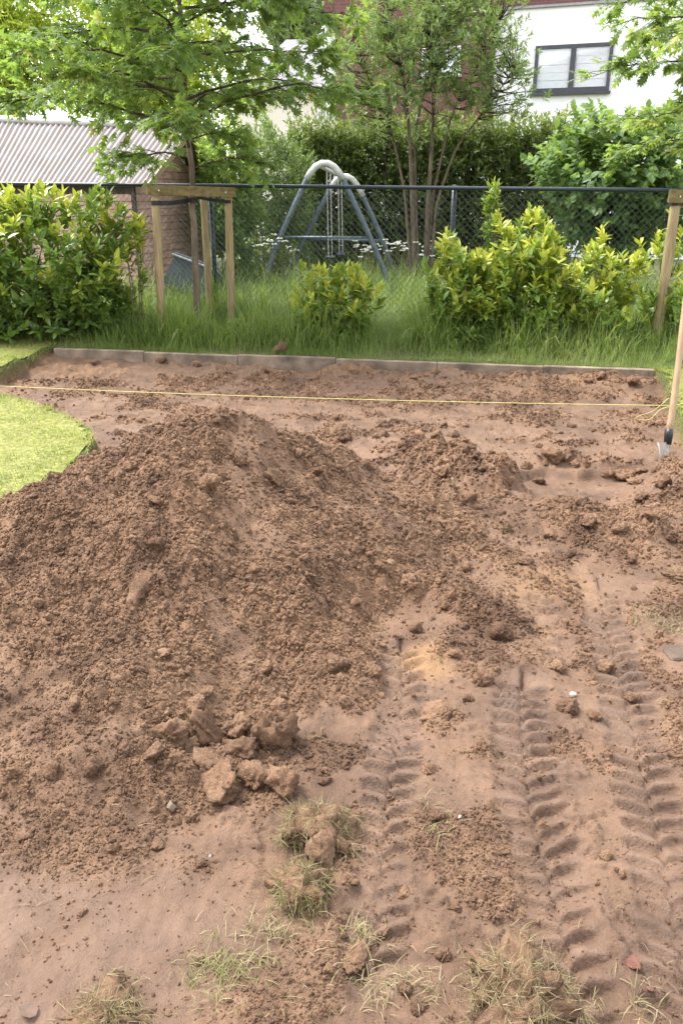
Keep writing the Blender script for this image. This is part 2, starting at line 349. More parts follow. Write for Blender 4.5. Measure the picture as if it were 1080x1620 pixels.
TRACKS = [([(0.21, 2.45), (0.205, 2.2), (0.13, 1.74), (0.09, 1.4), (0.07, 1.2)], 0.150, 0.9),
          ([(0.60, 2.25), (0.56, 2.05), (0.505, 1.71), (0.50, 1.43), (0.49, 1.22), (0.48, 0.9)], 0.170, 1.1),
          ([(1.07, 2.95), (1.02, 2.7), (0.93, 2.2), (0.86, 1.84), (0.79, 1.48), (0.70, 1.1)], 0.175, 0.85)]
def tracks(x, y):
    dz = np.zeros(np.shape(x)); mk = np.zeros(np.shape(x))
    for (P, w, amp) in TRACKS:
        best = np.full(np.shape(x), 9.0); uu = np.zeros(np.shape(x)); vv = np.zeros(np.shape(x)); L0 = 0
        for (ax, ay), (bx, by) in zip(P[:-1], P[1:]):
            ex, ey = bx - ax, by - ay; L = math.hypot(ex, ey)
            tr = ((x - ax) * ex + (y - ay) * ey) / (L * L); t = np.clip(tr, 0, 1); d = np.hypot(x - ax - t * ex, y - ay - t * ey)
            sd_ = ((x - ax) * ey - (y - ay) * ex) / L; c = d < best
            best = np.where(c, d, best); uu = np.where(c, L0 + t * L, uu); vv = np.where(c, sd_, vv); L0 += L
        uu = uu + 0.006 * perlin(x, y, 9, 51)
        inside = 1 - sstep(w * 0.38, w * 0.60, best + 0.014 * perlin(x, y, 14, 52))
        side = np.where(vv > 0, 0.5, 0.0)
        ph = (uu + 0.55 * np.abs(vv) - 3.0 * vv * vv) / 0.062 + side; fr = ph - np.floor(ph)
        lug = np.where(fr < 0.82, sstep(-0.1, 0.7, fr), sstep(1.0, 0.82, fr))     # a pad that rises and drops off towards the near side
        gap = np.exp(-(vv / 0.008) ** 2)
        keep = 0.5 + 0.5 * sstep(-0.3, 0.25, perlin(x, y, 3.2, 53) + 0.3 * perlin(x, y, 11, 54))
        rimb = np.exp(-((best - w * 0.58) / 0.022) ** 2)
        dz += amp * (inside * (-0.020 + keep * (0.033 * lug - 0.010 * gap)) + 0.007 * rimb * (0.4 + 1.3 * perlin(x, y, 8, 55)))
        mk = np.maximum(mk, inside)
    return dz, mk

def land(x, y):
    """height of the earth and how loose, wet, sandy and grassy it is"""
    x = np.asarray(x, float); y = np.asarray(y, float)
    wx = x + 0.10 * fbm(x, y, 2.2, 3, 1); wy = y + 0.10 * fbm(x, y, 2.2, 3, 5)
    pit = sstep(3.5, 4.1, y + 0.1 * perlin(x, y, 2, 60))
    base = -0.03 * (1 - pit) - 0.155 * pit
    strip_ = sstep(0.10, 0.0, np.abs(wx - 1.45) - 0.42) * sstep(0.05, 0.0, np.abs(wy - 4.40) - 0.36)     # scraped strip
    base = base - 0.06 * strip_
    base = base + (0.065 + 0.05 * fbm(x, y, 1.7, 2, 58)) * sstep(0.8, 0.05, kerb_y(x) - y) * sstep(4, 5, y)
    hp = heap(wx, wy) 
    rub = np.zeros(x.shape)
    for a in ((0.50, 5.0, 0.62, 4.75, 0.12, 0.18), (0.62, 4.75, 0.95, 4.15, 0.17, 0.20), (0.58, 3.80, 1.30, 3.38, 0.10, 0.25), (1.25, 3.40, 2.1, 3.55, 0.11, 0.24),
              (1.95, 4.35, 1.75, 3.85, 0.15, 0.22), (0.35, 2.95, 0.60, 2.60, 0.07, 0.18), (0.42, 2.42, 0.66, 2.40, 0.045, 0.11), (1.3, 4.98, 1.9, 4.86, 0.05, 0.07), (0.50, 3.2, 0.75, 3.05, 0.05, 0.16)):
        rub = np.maximum(rub, mound(wx, wy, *a))
    z = base + rub; loose = sstep(0.012, 0.06, rub)
    k = 0.05; t = np.clip(0.5 + 0.5 * (hp - z) / k, 0, 1); z = z * (1 - t) + hp * t + k * t * (1 - t)
    loose = np.maximum(loose, sstep(-0.015, 0.03, hp - base))
    foot = sstep(-0.11, 0.0, hp - base)                                  # crumbs spilled round the heap
    patch = sstep(-0.05, 0.28, fbm(x, y, 3.4, 5, 21))
    patch_pit = sstep(0.12, 0.4, fbm(x, y * 1.6, 1.9, 4, 27)) * sstep(4.0, 4.5, y)
    patch_pit = np.maximum(patch_pit, 1.3 * sstep(-0.15, 0.3, fbm(x, y, 2.4, 3, 31)) * sstep(1.5, 0.9, kerb_y(x) - y) * sstep(4, 5, y))
    mud = sstep(0.34, 0.16, np.hypot((x + 0.55) / 1.7, y - 1.22) + 0.08 * fbm(x, y, 4, 3, 17))        # bare wet patch in the near left
    crumb = np.clip(np.maximum.reduce([loose, 0.75 * foot * sstep(-0.2, 0.2, fbm(x, y, 4, 3, 35)), 0.6 * patch * (y < 4.2), 0.75 * patch_pit]), 0, 1) 
    slump = sstep(0.10, 0.40, fbm(x, y, 1.9, 3, 19)) * loose
    crumb = crumb * (1 - 0.62 * slump) * (1 - 0.92 * mud) * (1 - 0.9 * strip_)
    tz, tm = tracks(x, y); tm = tm * (1 - 0.85 * loose); z = z + tz * (1 - 0.85 * loose); crumb = crumb * (1 - 0.75 * tm)
    ls = lawn_sd(x, y); lw = sstep(0.012, -0.035, ls); meadow = sstep(0.0, 0.08, y - kerb_y(x) - 0.10)
    grn = np.maximum(lw, meadow)
    big = np.clip(np.abs(x) - 8, 0, 1)
    # relief
    z = z + 0.030 * fbm(x, y, 1.6, 3, 2) * (0.35 + loose)
    bl = fbm(x, y, 4.2, 3, 71); lump = np.maximum(sstep(0.0, 0.55, fbm(x, y, 2.6, 2, 83)), 0.9 * sstep(2.35, 1.9, y) * loose)
    z = z + loose * (0.026 * bl + 0.016 * lump * (0.5 - np.abs(perlin(x, y, 10, 73))))
    wu = x + 0.016 * perlin(x, y, 38, 84) + 0.008 * perlin(x, y, 85, 88); wv = y + 0.016 * perlin(x, y, 38, 85) + 0.008 * perlin(x, y, 85, 89)
    z = z + crumb * (0.026 * lump * worley(wu, wv, 15, 81) + 0.013 * worley(wu, wv, 31, 82) + 0.014 * worley(wu, wv, 62, 87))
    z = z + crumb * (0.006 * perlin(x, y, 26, 91) + 0.007 * np.abs(perlin(wu, wv, 44, 92)) + 0.0045 * perlin(wu, wv, 95, 93))
    z = z + crumb * sstep(3.7, 4.3, y) * (0.035 * worley(wu, wv, 9, 66) * (0.3 + loose) + 0.03 * worley(wu, wv, 17, 67))
    z = z + (1 - crumb) * (1 - 0.8 * tm) * (0.0022 * perlin(x + 0.05 * np.sin(y * 2), y * 0.13, 48, 63) + 0.0028 * perlin(x * 0.14 + 3, y + 0.1 * np.sin(x * 3), 34, 64) * (y > 3.9))
    flake = sstep(0.05, 0.12, fbm(wu, wv * 1.4, 8, 3, 96)) * sstep(-0.1, 0.3, fbm(x, y, 2.2, 2, 98)) * (1 - tm) * (1 - mud)
    z = z + (1 - crumb) * (0.010 * flake + (0.3 + 0.7 * flake) * (1 - 0.8 * mud) * (1 - 0.7 * tm) * (0.007 * worley(wu, wv, 45, 77) + 0.004 * perlin(wu, wv, 70, 78)))
    z = z + (1 - crumb) * (0.008 * fbm(x, y, 7, 4, 95) + 0.0016 * perlin(x, y, 60, 97))
    z = z * (1 - grn) + grn * (0.02 * fbm(x, y, 1.1, 2, 99))
    far = sstep(14, 30, np.hypot(x, y)); z = z * (1 - far)
    wet = np.clip((1 - crumb) * (1 - grn) * (0.65 + 0.5 * tm + 0.3 * mud), 0, 1)
    tan = sstep(0.15, 0.03, np.hypot((x - 0.30), (y - 2.36) * 0.8) + 0.07 * fbm(x, y, 6, 3, 44)) * 0.65
    tan = np.maximum(tan, 0.35 * sstep(0.30, 0.05, np.hypot((x - 0.85) * 0.8, (y - 2.95)) + 0.12 * fbm(x, y, 5, 3, 46)))
    tan = np.maximum(tan, 0.35 * sstep(0.2, 0.5, fbm(x, y * 2, 1.3, 3, 48)) * sstep(0.5, 0.2, kerb_y(x) - y) * (y > 5))
    return z, crumb, wet, tan, grn, loose
def H(x, y): return land(np.atleast_1d(x), np.atleast_1d(y))[0]
def h1(x, y): return float(H(np.array([x]), np.array([y]))[0])

def grade(segs, lo, hi):
    xs = [segs[0][0]]
    for a, b, s in segs:
        n = max(1, int(round((b - a) / s))); xs += list(np.linspace(a, b, n + 1)[1:])
    xs = np.array(xs); s = segs[-1][2]; v = xs[-1]; ext = []
    while v < hi: s *= 1.25; v += s; ext.append(v)
    s = segs[0][2]; v = xs[0]; pre = []
    while v > lo: s *= 1.25; v -= s; pre.append(v)
    return np.concatenate([pre[::-1], xs, ext])
gx = grade([(-4.2, -2.2, 0.026), (-2.2, -1.2, 0.013), (-1.2, 1.2, 0.0070), (1.2, 2.2, 0.013), (2.2, 3.6, 0.026)], -150, 150)
gy = grade([(0.85, 1.9, 0.0054), (1.9, 2.8, 0.0080), (2.8, 3.8, 0.0105), (3.8, 5.0, 0.017), (5.0, 8.4, 0.026)], -40, 250)
GX, GY = np.meshgrid(gx, gy); sh = GX.shape; X, Y = GX.ravel(), GY.ravel()
z, crumb, wet, tan, grn, loose = land(X, Y)
near = (np.abs(X) < 4) & (Y < 8.5) & (Y > 0.5)
push = 0.010 * crumb * near
X2 = X + push * (perlin(X, Y, 22, 101) + 0.6 * perlin(X, Y, 50, 103)); Y2 = Y + push * (perlin(X, Y, 22, 102) + 0.6 * perlin(X, Y, 50, 104))
idx = np.arange(sh[0] * sh[1]).reshape(sh)
F = np.stack([idx[:-1, :-1], idx[:-1, 1:], idx[1:, 1:], idx[1:, :-1]], -1).reshape(-1, 4)
ground_obj = obj('ground', mesh('ground', np.stack([X2, Y2, z], -1), F, dict(wet=wet, tan=tan, green=grn), True), M['soil']); tag(ground_obj, 'dug over brown soil with a heap, ruts and a shallow pit', kind='structure')

# ------------------------------------------------------------------ leaf shapes (stem at 0, tip at y = 1, upper side +z)
def T_ellipse(w, fold=0.12, curl=0.12):
    ys = [0, 0.18, 0.45, 0.75, 1.0]; ws = [0.02, 0.72, 1.0, 0.68, 0.0]; V = []; Fq = []
    for yy, ww in zip(ys, ws):
        zc = -curl * yy * yy
        V += [(-w * ww / 2, yy, zc + fold * w * ww), (0, yy, zc), (w * ww / 2, yy, zc + fold * w * ww)]
    T = []
    for i in range(3):
        a = i * 3; Fq += [(a, a + 1, a + 4, a + 3), (a + 1, a + 2, a + 5, a + 4)]
    a = 9; T = [(a, a + 1, a + 4), (a + 1, a + 2, a + 4)]
    tri = [t for q in Fq for t in ((q[0], q[1], q[2]), (q[0], q[2], q[3]))] + T
    return np.array(V), np.array(tri)
def T_round(w):                           # broad leaf, pointed tip
    ys = [0, 0.12, 0.4, 0.7, 1.0]; ws = [0.1, 0.75, 1.0, 0.7, 0.0]; V = []
    for yy, ww in zip(ys, ws):
        zc = -0.2 * yy * yy; V += [(-w * ww / 2, yy, zc + 0.10 * ww), (0, yy, zc), (w * ww / 2, yy, zc + 0.10 * ww)]
    tri = []
    for i in range(3):
        a = i * 3
        for q in ((a, a + 1, a + 4, a + 3), (a + 1, a + 2, a + 5, a + 4)): tri += [(q[0], q[1], q[2]), (q[0], q[2], q[3])]
    tri += [(9, 10, 13), (10, 11, 13)]; return np.array(V), np.array(tri)
def T_oak():
    n = [(0.03, 0.06), (0.08, 0.32), (0.09, 0.56), (0.07, 0.80)]; t = [(0.26, 0.27), (0.42, 0.57), (0.30, 0.88)]
    V = []; 
    for s in (-1, 1):
        V += [(s * a, b, -0.15 * b * b + 0.02) for a, b in n] + [(s * a, b, -0.15 * b * b - 0.05) for a, b in t]
    V.append((0, 1.02, -0.2)); tri = []
    for i in range(3): tri += [(i, 7 + i, 8 + i), (i, 8 + i, 1 + i), (i, 1 + i, 4 + i), (7 + i, 11 + i, 8 + i)]
    tri.append((3, 10, 14)); return np.array(V), np.array(tri)
def T_small(w):
    return np.array([(0, 0, 0), (-w / 2, 0.5, 0.06), (0, 0.5, -0.03), (w / 2, 0.5, 0.06), (0, 1, -0.12)]), np.array([(0, 2, 1), (0, 3, 2), (1, 2, 4), (2, 3, 4)])
def T_blade(w, bend, n=3):
    V = []; tri = []
    for i in range(n + 1):
        t = i / n; ww = w * (1 - t) ** 0.6; yy = math.sin(bend * t) / bend if bend else t; zz = -(1 - math.cos(bend * t)) / bend if bend else 0
        V += [(-ww / 2, yy, zz), (ww / 2, yy, zz)] if i < n else [(0, yy, zz)]
    for i in range(n - 1): a = 2 * i; tri += [(a, a + 1, a + 3), (a, a + 3, a + 2)]
    a = 2 * (n - 1); tri.append((a, a + 1, a + 2)); return np.array(V), np.array(tri)
TE, TR, TO, TS = T_ellipse(0.40), T_round(0.80), T_oak(), T_small(0.45)

def unit(a): return a / (np.linalg.norm(a, axis=-1, keepdims=True) + 1e-9)
def frames(d, up):
    Yv = unit(d); Xv = unit(np.cross(Yv, up)); Zv = np.cross(Xv, Yv); return np.stack([Xv, Yv, Zv], -1)
def spread(T, pos, R, scl):
    V, F = T; k = len(V); n = len(pos)
    P = np.einsum('nij,kj->nki', R, V) * scl[:, None, None] + pos[:, None, :]
    return P.reshape(-1, 3), (F[None] + (np.arange(n) * k)[:, None, None]).reshape(-1, F.shape[1]), k
def foliage(name, T, pos, R, scl, tone, mat, root, r=rng, singles=0, kind='stuff'):
    """leaves as one part, the ones that show best as parts of their own"""
    loc = np.array(root.location) if root else np.zeros(3); n = len(pos); keep = np.ones(n, bool)
    if singles:
        dcam = np.linalg.norm(pos - np.array([0, 0, CAM_H]), axis=1); face = np.abs(R[:, 1, 2]) * scl
        inview = (np.abs(pos[:, 0] / pos[:, 1]) < 0.45)
        score = (dcam - dcam.min()) / (np.ptp(dcam) + 1e-6) - 0.5 * face / scl.max() + 0.15 * r.random(n) + (~inview) * 5
        ids = np.argsort(score)[:singles]; keep[ids] = False
        lv = [mesh('leaf', T[0], T[1], dict(tone=np.full(len(T[0]), (q + 0.5) / 8))) for q in range(8)]
        for m_ in lv: m_.materials.append(mat)
        for i in ids:
            o = bpy.data.objects.new('leaf', lv[int(np.clip(tone[i], 0, 0.999) * 8)]); COL.objects.link(o); o.parent = root
            m4 = np.eye(4); m4[:3, :3] = R[i] * scl[i]; m4[:3, 3] = pos[i] - loc; o.matrix_basis = Matrix(m4.tolist())
    V, F, k = spread(T, pos[keep], R[keep], scl[keep])
    o = obj(name, mesh(name, V - loc, F, dict(tone=np.repeat(tone[keep], k))), mat, root)
    if kind: o['kind'] = kind
    return o

def shoots(tips, dirs, r, per, leaf_len, shoot_len, open_=0.8, flat=0.0, jit=0.25):
    """leaves in a spiral on the last stretch of each shoot"""
    n = len(tips); m = n * per; t = np.tile(np.linspace(0.0, 1.0, per), n); t = np.clip(t + r.normal(0, 0.05, m), 0, 1)
    D = np.repeat(unit(dirs), per, 0); P = np.repeat(tips, per, 0) - D * (shoot_len * t)[:, None]
    a = np.tile(np.arange(per) * 2.4, n) + np.repeat(r.random(n) * 6.28, per) + r.normal(0, 0.25, m)
    u = unit(np.cross(D, np.array([0.3, 0.5, 0.81]))); w = np.cross(D, u)
    rad = np.cos(a)[:, None] * u + np.sin(a)[:, None] * w
    op = open_ * (0.35 + 0.85 * t) * r.uniform(0.6, 1.4, m)
    d = D * (1 - 0.55 * t)[:, None] + rad * op[:, None] + r.normal(0, jit, (m, 3)); d[:, 2] -= flat * np.maximum(d[:, 2], 0)
    up = D + np.array([0, 0, 0.6]) + r.normal(0, 0.25, (m, 3))
    return P, frames(d, up), leaf_len * r.uniform(0.5, 1.25, m) * (1 - 0.3 * (t < 0.15)), 1 - t

def hull_tips(r, n, c, rad, shell=5.0, lump=0.25, zmin=-0.9, seed=0, box=2.0):
    d = unit(r.normal(size=(n * 3, 3))); d = d / (np.sum(np.abs(d) ** box, axis=1, keepdims=True) ** (1 / box)); d = d[d[:, 2] > zmin][:n]; n = len(d)
    q = 1 + lump * np.sin(3.1 * d[:, 0] + 1.7 * d[:, 2] * 3 + seed) * np.cos(2.7 * d[:, 1] + 2.2 * d[:, 2] + seed * 1.7) + lump * 0.5 * np.sin(7 * d[:, 0] + 5 * d[:, 2] + seed * 2.3)
    rr = r.random(n) ** (1 / shell) * q
    return np.array(c) + d * np.array(rad) * rr[:, None], d, rr

# ------------------------------------------------------------------ lawn
def drape(name, polys, step, mat, lift):
    allV = []; allF = []; b = 0
    for P in polys:
        P = np.array(P); xs = np.arange(max(P[:, 0].min(), -7), min(P[:, 0].max(), 7), step); ys = np.arange(max(P[:, 1].min(), -2), P[:, 1].max() + step, step)
        A, B = np.meshgrid(xs, ys); s = poly_sd(A.ravel(), B.ravel(), P.tolist()).reshape(A.shape) + 0.025 * perlin(A, B, 5, 41) + 0.02 * perlin(A, B, 14, 42)
        ins = s < -0.02; q = ins[:-1, :-1] & ins[1:, :-1] & ins[:-1, 1:] & ins[1:, 1:]
        zz = 0.02 * fbm(A, B, 1.1, 2, 99) + lift * sstep(0.02, 0.07, -s) + 0.004
        ii = np.arange(A.size).reshape(A.shape); f = np.stack([ii[:-1, :-1], ii[:-1, 1:], ii[1:, 1:], ii[1:, :-1]], -1)[q]
        use, inv = np.unique(f, return_inverse=True)
        allV.append(np.stack([A.ravel(), B.ravel(), zz.ravel()], -1)[use]); allF.append(inv.reshape(-1, 4) + b); b += len(use)
    return obj(name, mesh(name, np.concatenate(allV), np.concatenate(allF), None, True), mat)
tag(drape('lawn', LAWNS, 0.06, M['lawn_base'], 0.012), 'short mown lawn round the dug pit', kind='structure')
def grass(name, pts, hgt, wid, tone, mat, parent=None, lean=0.35, bends=(0.5, 1.1, 1.7), r=rng, kind='stuff', seg=3):
    n = len(pts); Vs = []; Fs = []; Ts = []; b = 0; sel = r.integers(0, len(bends), n)
    for j, be in enumerate(bends):
        m = sel == j; k = m.sum()
        if not k: continue
        a = r.random(k) * 6.283; hor = np.stack([np.cos(a), np.sin(a), np.zeros(k)], -1); ln = np.abs(r.normal(0, lean, k))[:, None]
        d = np.array([0, 0, 1.0]) + hor * ln; R = frames(d, -hor + np.array([0, 0, 0.01]))
        T = T_blade(wid, be, seg); V, F, kk = spread(T, pts[m], R, hgt[m]); Vs.append(V); Fs.append(F + b); Ts.append(np.repeat(tone[m], kk)); b += len(V)
    off = np.array(parent.location) if parent else 0
    o = obj(name, mesh(name, np.concatenate(Vs) - off, np.concatenate(Fs), dict(tone=np.concatenate(Ts))), mat, parent)
    if kind: o['kind'] = kind
    return o
def sample(r, n, x0, x1, y0, y1, keep):
    x = r.uniform(x0, x1, n); y = r.uniform(y0, y1, n); k = keep(x, y); return x[k], y[k]
r = np.random.default_rng(11)
x1_, y1_ = sample(r, 150000, -4.6, -1.35, 3.2, 8.9, lambda x, y: (np.minimum(poly_sd(x, y, LAWN_NEAR), poly_sd(x, y, LAWN_FAR)) < 0.0) & (np.abs(x) < 0.50 * y + 0.3))
x2_, y2_ = sample(r, 60000, 1.9, 3.8, 3.8, 7.3, lambda x, y: (poly_sd(x, y, LAWN_RIGHT) < 0.0) & (np.abs(x) < 0.50 * y + 0.3))
x3_, y3_ = sample(r, 26000, 1.2, 3.2, 0.6, 3.9, lambda x, y: poly_sd(x, y, LAWN_RIGHT) < 0.01)
x4_, y4_ = sample(r, 14000, -3.2, -1.6, 1.2, 3.4, lambda x, y: poly_sd(x, y, LAWN_NEAR) < 0.01)
lx = np.concatenate([x1_, x2_, x3_, x4_]); ly = np.concatenate([y1_, y2_, y3_, y4_])
tn = np.clip(0.5 + 0.7 * fbm(lx, ly, 2.5, 4, 61) + r.normal(0, 0.22, len(lx)), 0, 1)
grass('lawn_grass', np.stack([lx, ly, H(lx, ly) + 0.008], -1), r.uniform(0.015, 0.05, len(lx)) * (1 + 0.4 * fbm(lx, ly, 4, 2, 62)), 0.10, tn, M['lawn'], lean=0.7, r=r, seg=2)['label'] = 'short yellowish green grass of the mown lawn'

# ------------------------------------------------------------------ concrete edging
kd = KB - KA; KL = np.hypot(*kd); kd = kd / KL; kn = np.array([-kd[1], kd[0]])
kerb = thing('concrete_kerb', (KA[0], KA[1], 0), 'low concrete edging between pit and long grass', 'kerb')
nk = 6
for i in range(nk):
    L = KL / nk; c = KA + kd * (L * (i + 0.5)); G = Geo(); t = random.Random(i).uniform(-0.006, 0.006)
    G.box((c[0], c[1], -0.100 + t), (L - 0.004, 0.06, 0.21), ([kd[0], kd[1], t * 0.6], [kn[0], kn[1], 0], [0, 0, 1]), 0.006); G.build('kerb_stone', M['kerb'], kerb)

# ------------------------------------------------------------------ staked oak saplings
def oak(name, label, trunk, r0, zs, reach, nb, seed, name_low=False, singles=300):
    r = np.random.default_rng(seed); base = trunk[0]; root = thing(name, base, label, 'tree')
    P = np.array(trunk); G = Geo(); zz = np.linspace(P[0, 2], P[-1, 2], 26)
    tp = np.stack([np.interp(zz, P[:, 2], P[:, 0]), np.interp(zz, P[:, 2], P[:, 1]), zz], -1); tp[1:-1, :2] += r.normal(0, 0.006, (24, 2))
    G.tube(tp, np.interp(zz, [zz[0], zz[0] + 0.2, zz[-1]], [r0 * 1.25, r0, 0.012]), 9); G.build('trunk', M['bark'], root, True)
    B = Geo(); lp, ld = [], []
    for i in range(nb):
        z0 = zs[0] + (zs[1] - zs[0]) * (i / (nb - 1)) ** 0.85; L = reach(z0) * r.uniform(0.75, 1.1); az = i * 2.4 + r.normal(0, 0.3)
        if name_low and z0 < 2.1 and math.cos(az) > 0.2: L *= 0.55
        o = np.array([np.interp(z0, P[:, 2], P[:, 0]), np.interp(z0, P[:, 2], P[:, 1]), z0]); h = np.array([math.cos(az), math.sin(az), 0])
        rise = r.uniform(0.10, 0.35); tip = o + h * L + np.array([0, 0, L * rise * 0.6 - 0.10 * L]); mid = o + h * L * 0.5 + np.array([0, 0, L * rise * 0.8])
        br = bez(o, mid, tip, 9); br[1:-1] = [b + r.normal(0, 0.015, 3) for b in br[1:-1]]
        B.tube(br, np.linspace(0.011 * (0.5 + L / 2), 0.003, 9), 5, False)
        for k in range(int(6 + L * 15)):
            t = r.uniform(0.15, 1.0); p = br[0] * 0; q = t * 8; a = int(min(q, 7)); p = br[a] + (br[a + 1] - br[a]) * (q - a)
            d = h * r.uniform(0.2, 1) + np.array([-h[1], h[0], 0]) * r.normal(0, 0.9) + np.array([0, 0, r.normal(0.0, 0.32)]); d /= np.linalg.norm(d)
            l = r.uniform(0.18, 0.48) * (1.1 - 0.4 * t); e = p + d * l + np.array([0, 0, -0.15 * l])
            B.tube([p, p + d * l * 0.55, e], [0.004, 0.003, 0.0015], 3, False)
            for j in range(r.integers(7, 13)):
                s = r.uniform(0.25, 1.0); lp.append(p + (e - p) * s + r.normal(0, 0.015, 3))
                lat = np.cross(d, [0, 0, 1]) * r.choice([-1, 1]) * r.uniform(0.2, 1.1); ld.append(d * r.uniform(0.3, 1) + lat + np.array([0, 0, r.normal(-0.15, 0.3)]))
    B.build('branches', M['bark_dark'], root, True)['kind'] = 'stuff'
    lp, ld = np.array(lp), np.array(ld); n = len(lp); up = np.array([0, 0, 1.0]) + r.normal(0, 0.42, (n, 3))
    tone = np.clip((0.45 if name_low else 0.58) + 0.30 * fbm(lp[:, 0] * 1.0, lp[:, 2] + lp[:, 1], 1.6, 2, seed) + r.normal(0, 0.17, n), 0, 0.88); tone[r.random(n) < 0.012] = 1.0
    foliage('crown', TO, lp, frames(ld, up), r.uniform(0.08, 0.15, n), tone, M['oak'], root, r, singles)
    return root
def P3(px, py, Y): return at(px, py, Y)
oT = [P3(314, 532, 9.15), P3(310, 420, 9.15), P3(303, 290, 9.15), P3(293, 150, 9.15), P3(284, 0, 9.15)]
oT[0][2] = -0.02; oT += [oT[-1] + np.array([-0.03, 0, 0.8]), oT[-1] + np.array([-0.05, 0, 1.7])]
oak('oak_sapling', 'staked young oak with slim trunk and wide lobed leaf crown beside the shed', oT, 0.041, (1.72, 5.2), lambda z: np.interp(z, [1.6, 2.1, 3.2, 5.3], [1.2, 2.05, 1.85, 0.5]), 60, 21, True)
b2 = np.array([4.25, 8.75, -0.02])
oak('oak_sapling', 'young oak leaning its light green branches past the white house window', [b2, b2 + (0, 0, 1.5), b2 + (0.05, 0, 3.2), b2 + (0.05, 0, 5.2)], 0.045, (1.75, 5.0), lambda z: np.interp(z, [1.6, 2.2, 3.4, 5.0], [1.5, 2.1, 2.15, 0.7]), 56, 33)

# tree stakes
def stake(px0, py0, px1, py1, Y, label, rad=0.043, group=None):
    a = at(px0, py0, Y); b = at(px1, py1, Y); d = (b - a) / np.linalg.norm(b - a); a = a + d * ((-0.05 - a[2]) / d[2])
    root = thing('tree_stake', a, label, 'stake'); G = Geo(); n = 7
    pts = [a + (b - a) * t for t in np.linspace(0, 1, n)]; rr = [rad * (1 + 0.04 * math.sin(i * 2.1)) for i in range(n)]
    pts.append(b + d * 0.008); rr.append(rad * 0.82); G.tube(pts, rr, 14); G.build('post', M['stake'], root, True); return root, a, b
s1, a1, t1 = stake(258, 542, 246, 313, 8.66, 'round wooden stake under the left end of the cross beam')
s2, a2, t2 = stake(367, 518, 361, 313, 9.25, 'round wooden stake under the right end of the cross beam')
s3, a3, t3 = stake(333, 500, 322, 312, 9.62, 'mossy wooden stake standing behind the oak trunk')
s4, a4, t4 = stake(1036, 552, 1069, 316, 8.2, 'leaning round wooden stake beside the long handled shovel', 0.05)
def beam(a, b, label, hgt=0.10, thick=0.045):
    a, b = np.array(a), np.array(b); u = (b - a) / np.linalg.norm(b - a); nrm = np.cross(u, [0, 0, 1]); nrm /= np.linalg.norm(nrm); up = np.cross(nrm, u)
    root = thing('stake_beam', a, label, 'beam'); G = Geo(); G.box((a + b) / 2, (np.linalg.norm(b - a), thick, hgt), (u, -nrm, up), 0.006); G.build('plank', M['beam'], root)
    H_ = Geo()
    for q in (0.12, 0.88):
        c = a + (b - a) * q + nrm * (thick / 2 + 0.0005); H_.tube([c, c + nrm * 0.006], 0.008, 8); 
    H_.build('nail_heads', M['chain'], root)['kind'] = 'stuff'; return root
fo = np.array([0.02, -0.072, 0])
beam(at(232, 300, 8.60), at(371, 304, 9.14), 'mossy horizontal plank nailed across two stakes in front of the oak trunk', 0.10)
beam(at(1058, 310, 8.13), at(1180, 312, 8.35), 'short weathered plank on top of the leaning stake', 0.12)
def strap(name, pts, label, hw=0.022):
    G = Geo(); P = [np.array(p, float) for p in pts]; vs = []; fs = []
    for i, p in enumerate(P):
        t = P[min(i + 1, len(P) - 1)] - P[max(i - 1, 0)]; t /= np.linalg.norm(t); n_ = np.cross(t, [0, 0, 1]); n_ /= np.linalg.norm(n_) + 1e-9
        for q in (-1, 1):
            for k in (-1, 1): vs.append(p + np.array([0, 0, hw * q]) + n_ * 0.0025 * k)
    for i in range(len(P) - 1):
        a = i * 4
        for (m, n2) in ((0, 1), (1, 3), (3, 2), (2, 0)): fs.append((a + m, a + n2, a + 4 + n2, a + 4 + m))
    fs += [(0, 2, 3, 1), tuple(len(vs) - 4 + i for i in (0, 1, 3, 2))]
    G.add(vs, fs); o = G.build(name, M['strap']); return tag(o, label, 'strap')
def ring(c, r_, n=20, a0=0, a1=2 * math.pi): return [np.array([c[0] + r_ * math.cos(a), c[1] + r_ * math.sin(a), c[2]]) for a in np.linspace(a0, a1, n)]
d1 = (t1 - a1) / np.linalg.norm(t1 - a1)
rc = t1 - d1 * 0.045; tk = at(304, 316, 9.15)
strap('tie_strap', ring(rc, 0.049, 18, 2.6, 2.6 - 5.2) + [rc + np.array([0.12, 0.02, -0.005]), tk + np.array([-0.05, -0.055, -0.01])] + ring(tk, 0.056, 12, -2.3, 1.2), 'black rubber strap tying the oak trunk to a round stake')
rc2 = t2 - (t2 - a2) / np.linalg.norm(t2 - a2) * 0.035
strap('tie_strap', ring(rc2, 0.049, 18, 0.4, 0.4 + 5.0) + [rc2 + np.array([-0.20, 0.0, 0.02]), tk + np.array([0.055, -0.03, 0.03])], 'black rubber strap under the plank at its right hand stake', 0.016)
rc4 = t4 - (t4 - a4) / np.linalg.norm(t4 - a4) * 0.03
strap('tie_strap', ring(rc4, 0.056, 20, 0, 5.9) + [rc4 + np.array([0.35, 0.1, -0.01]), rc4 + np.array([0.75, 0.3, 0])], 'black rubber strap round the head of the leaning stake', 0.018)

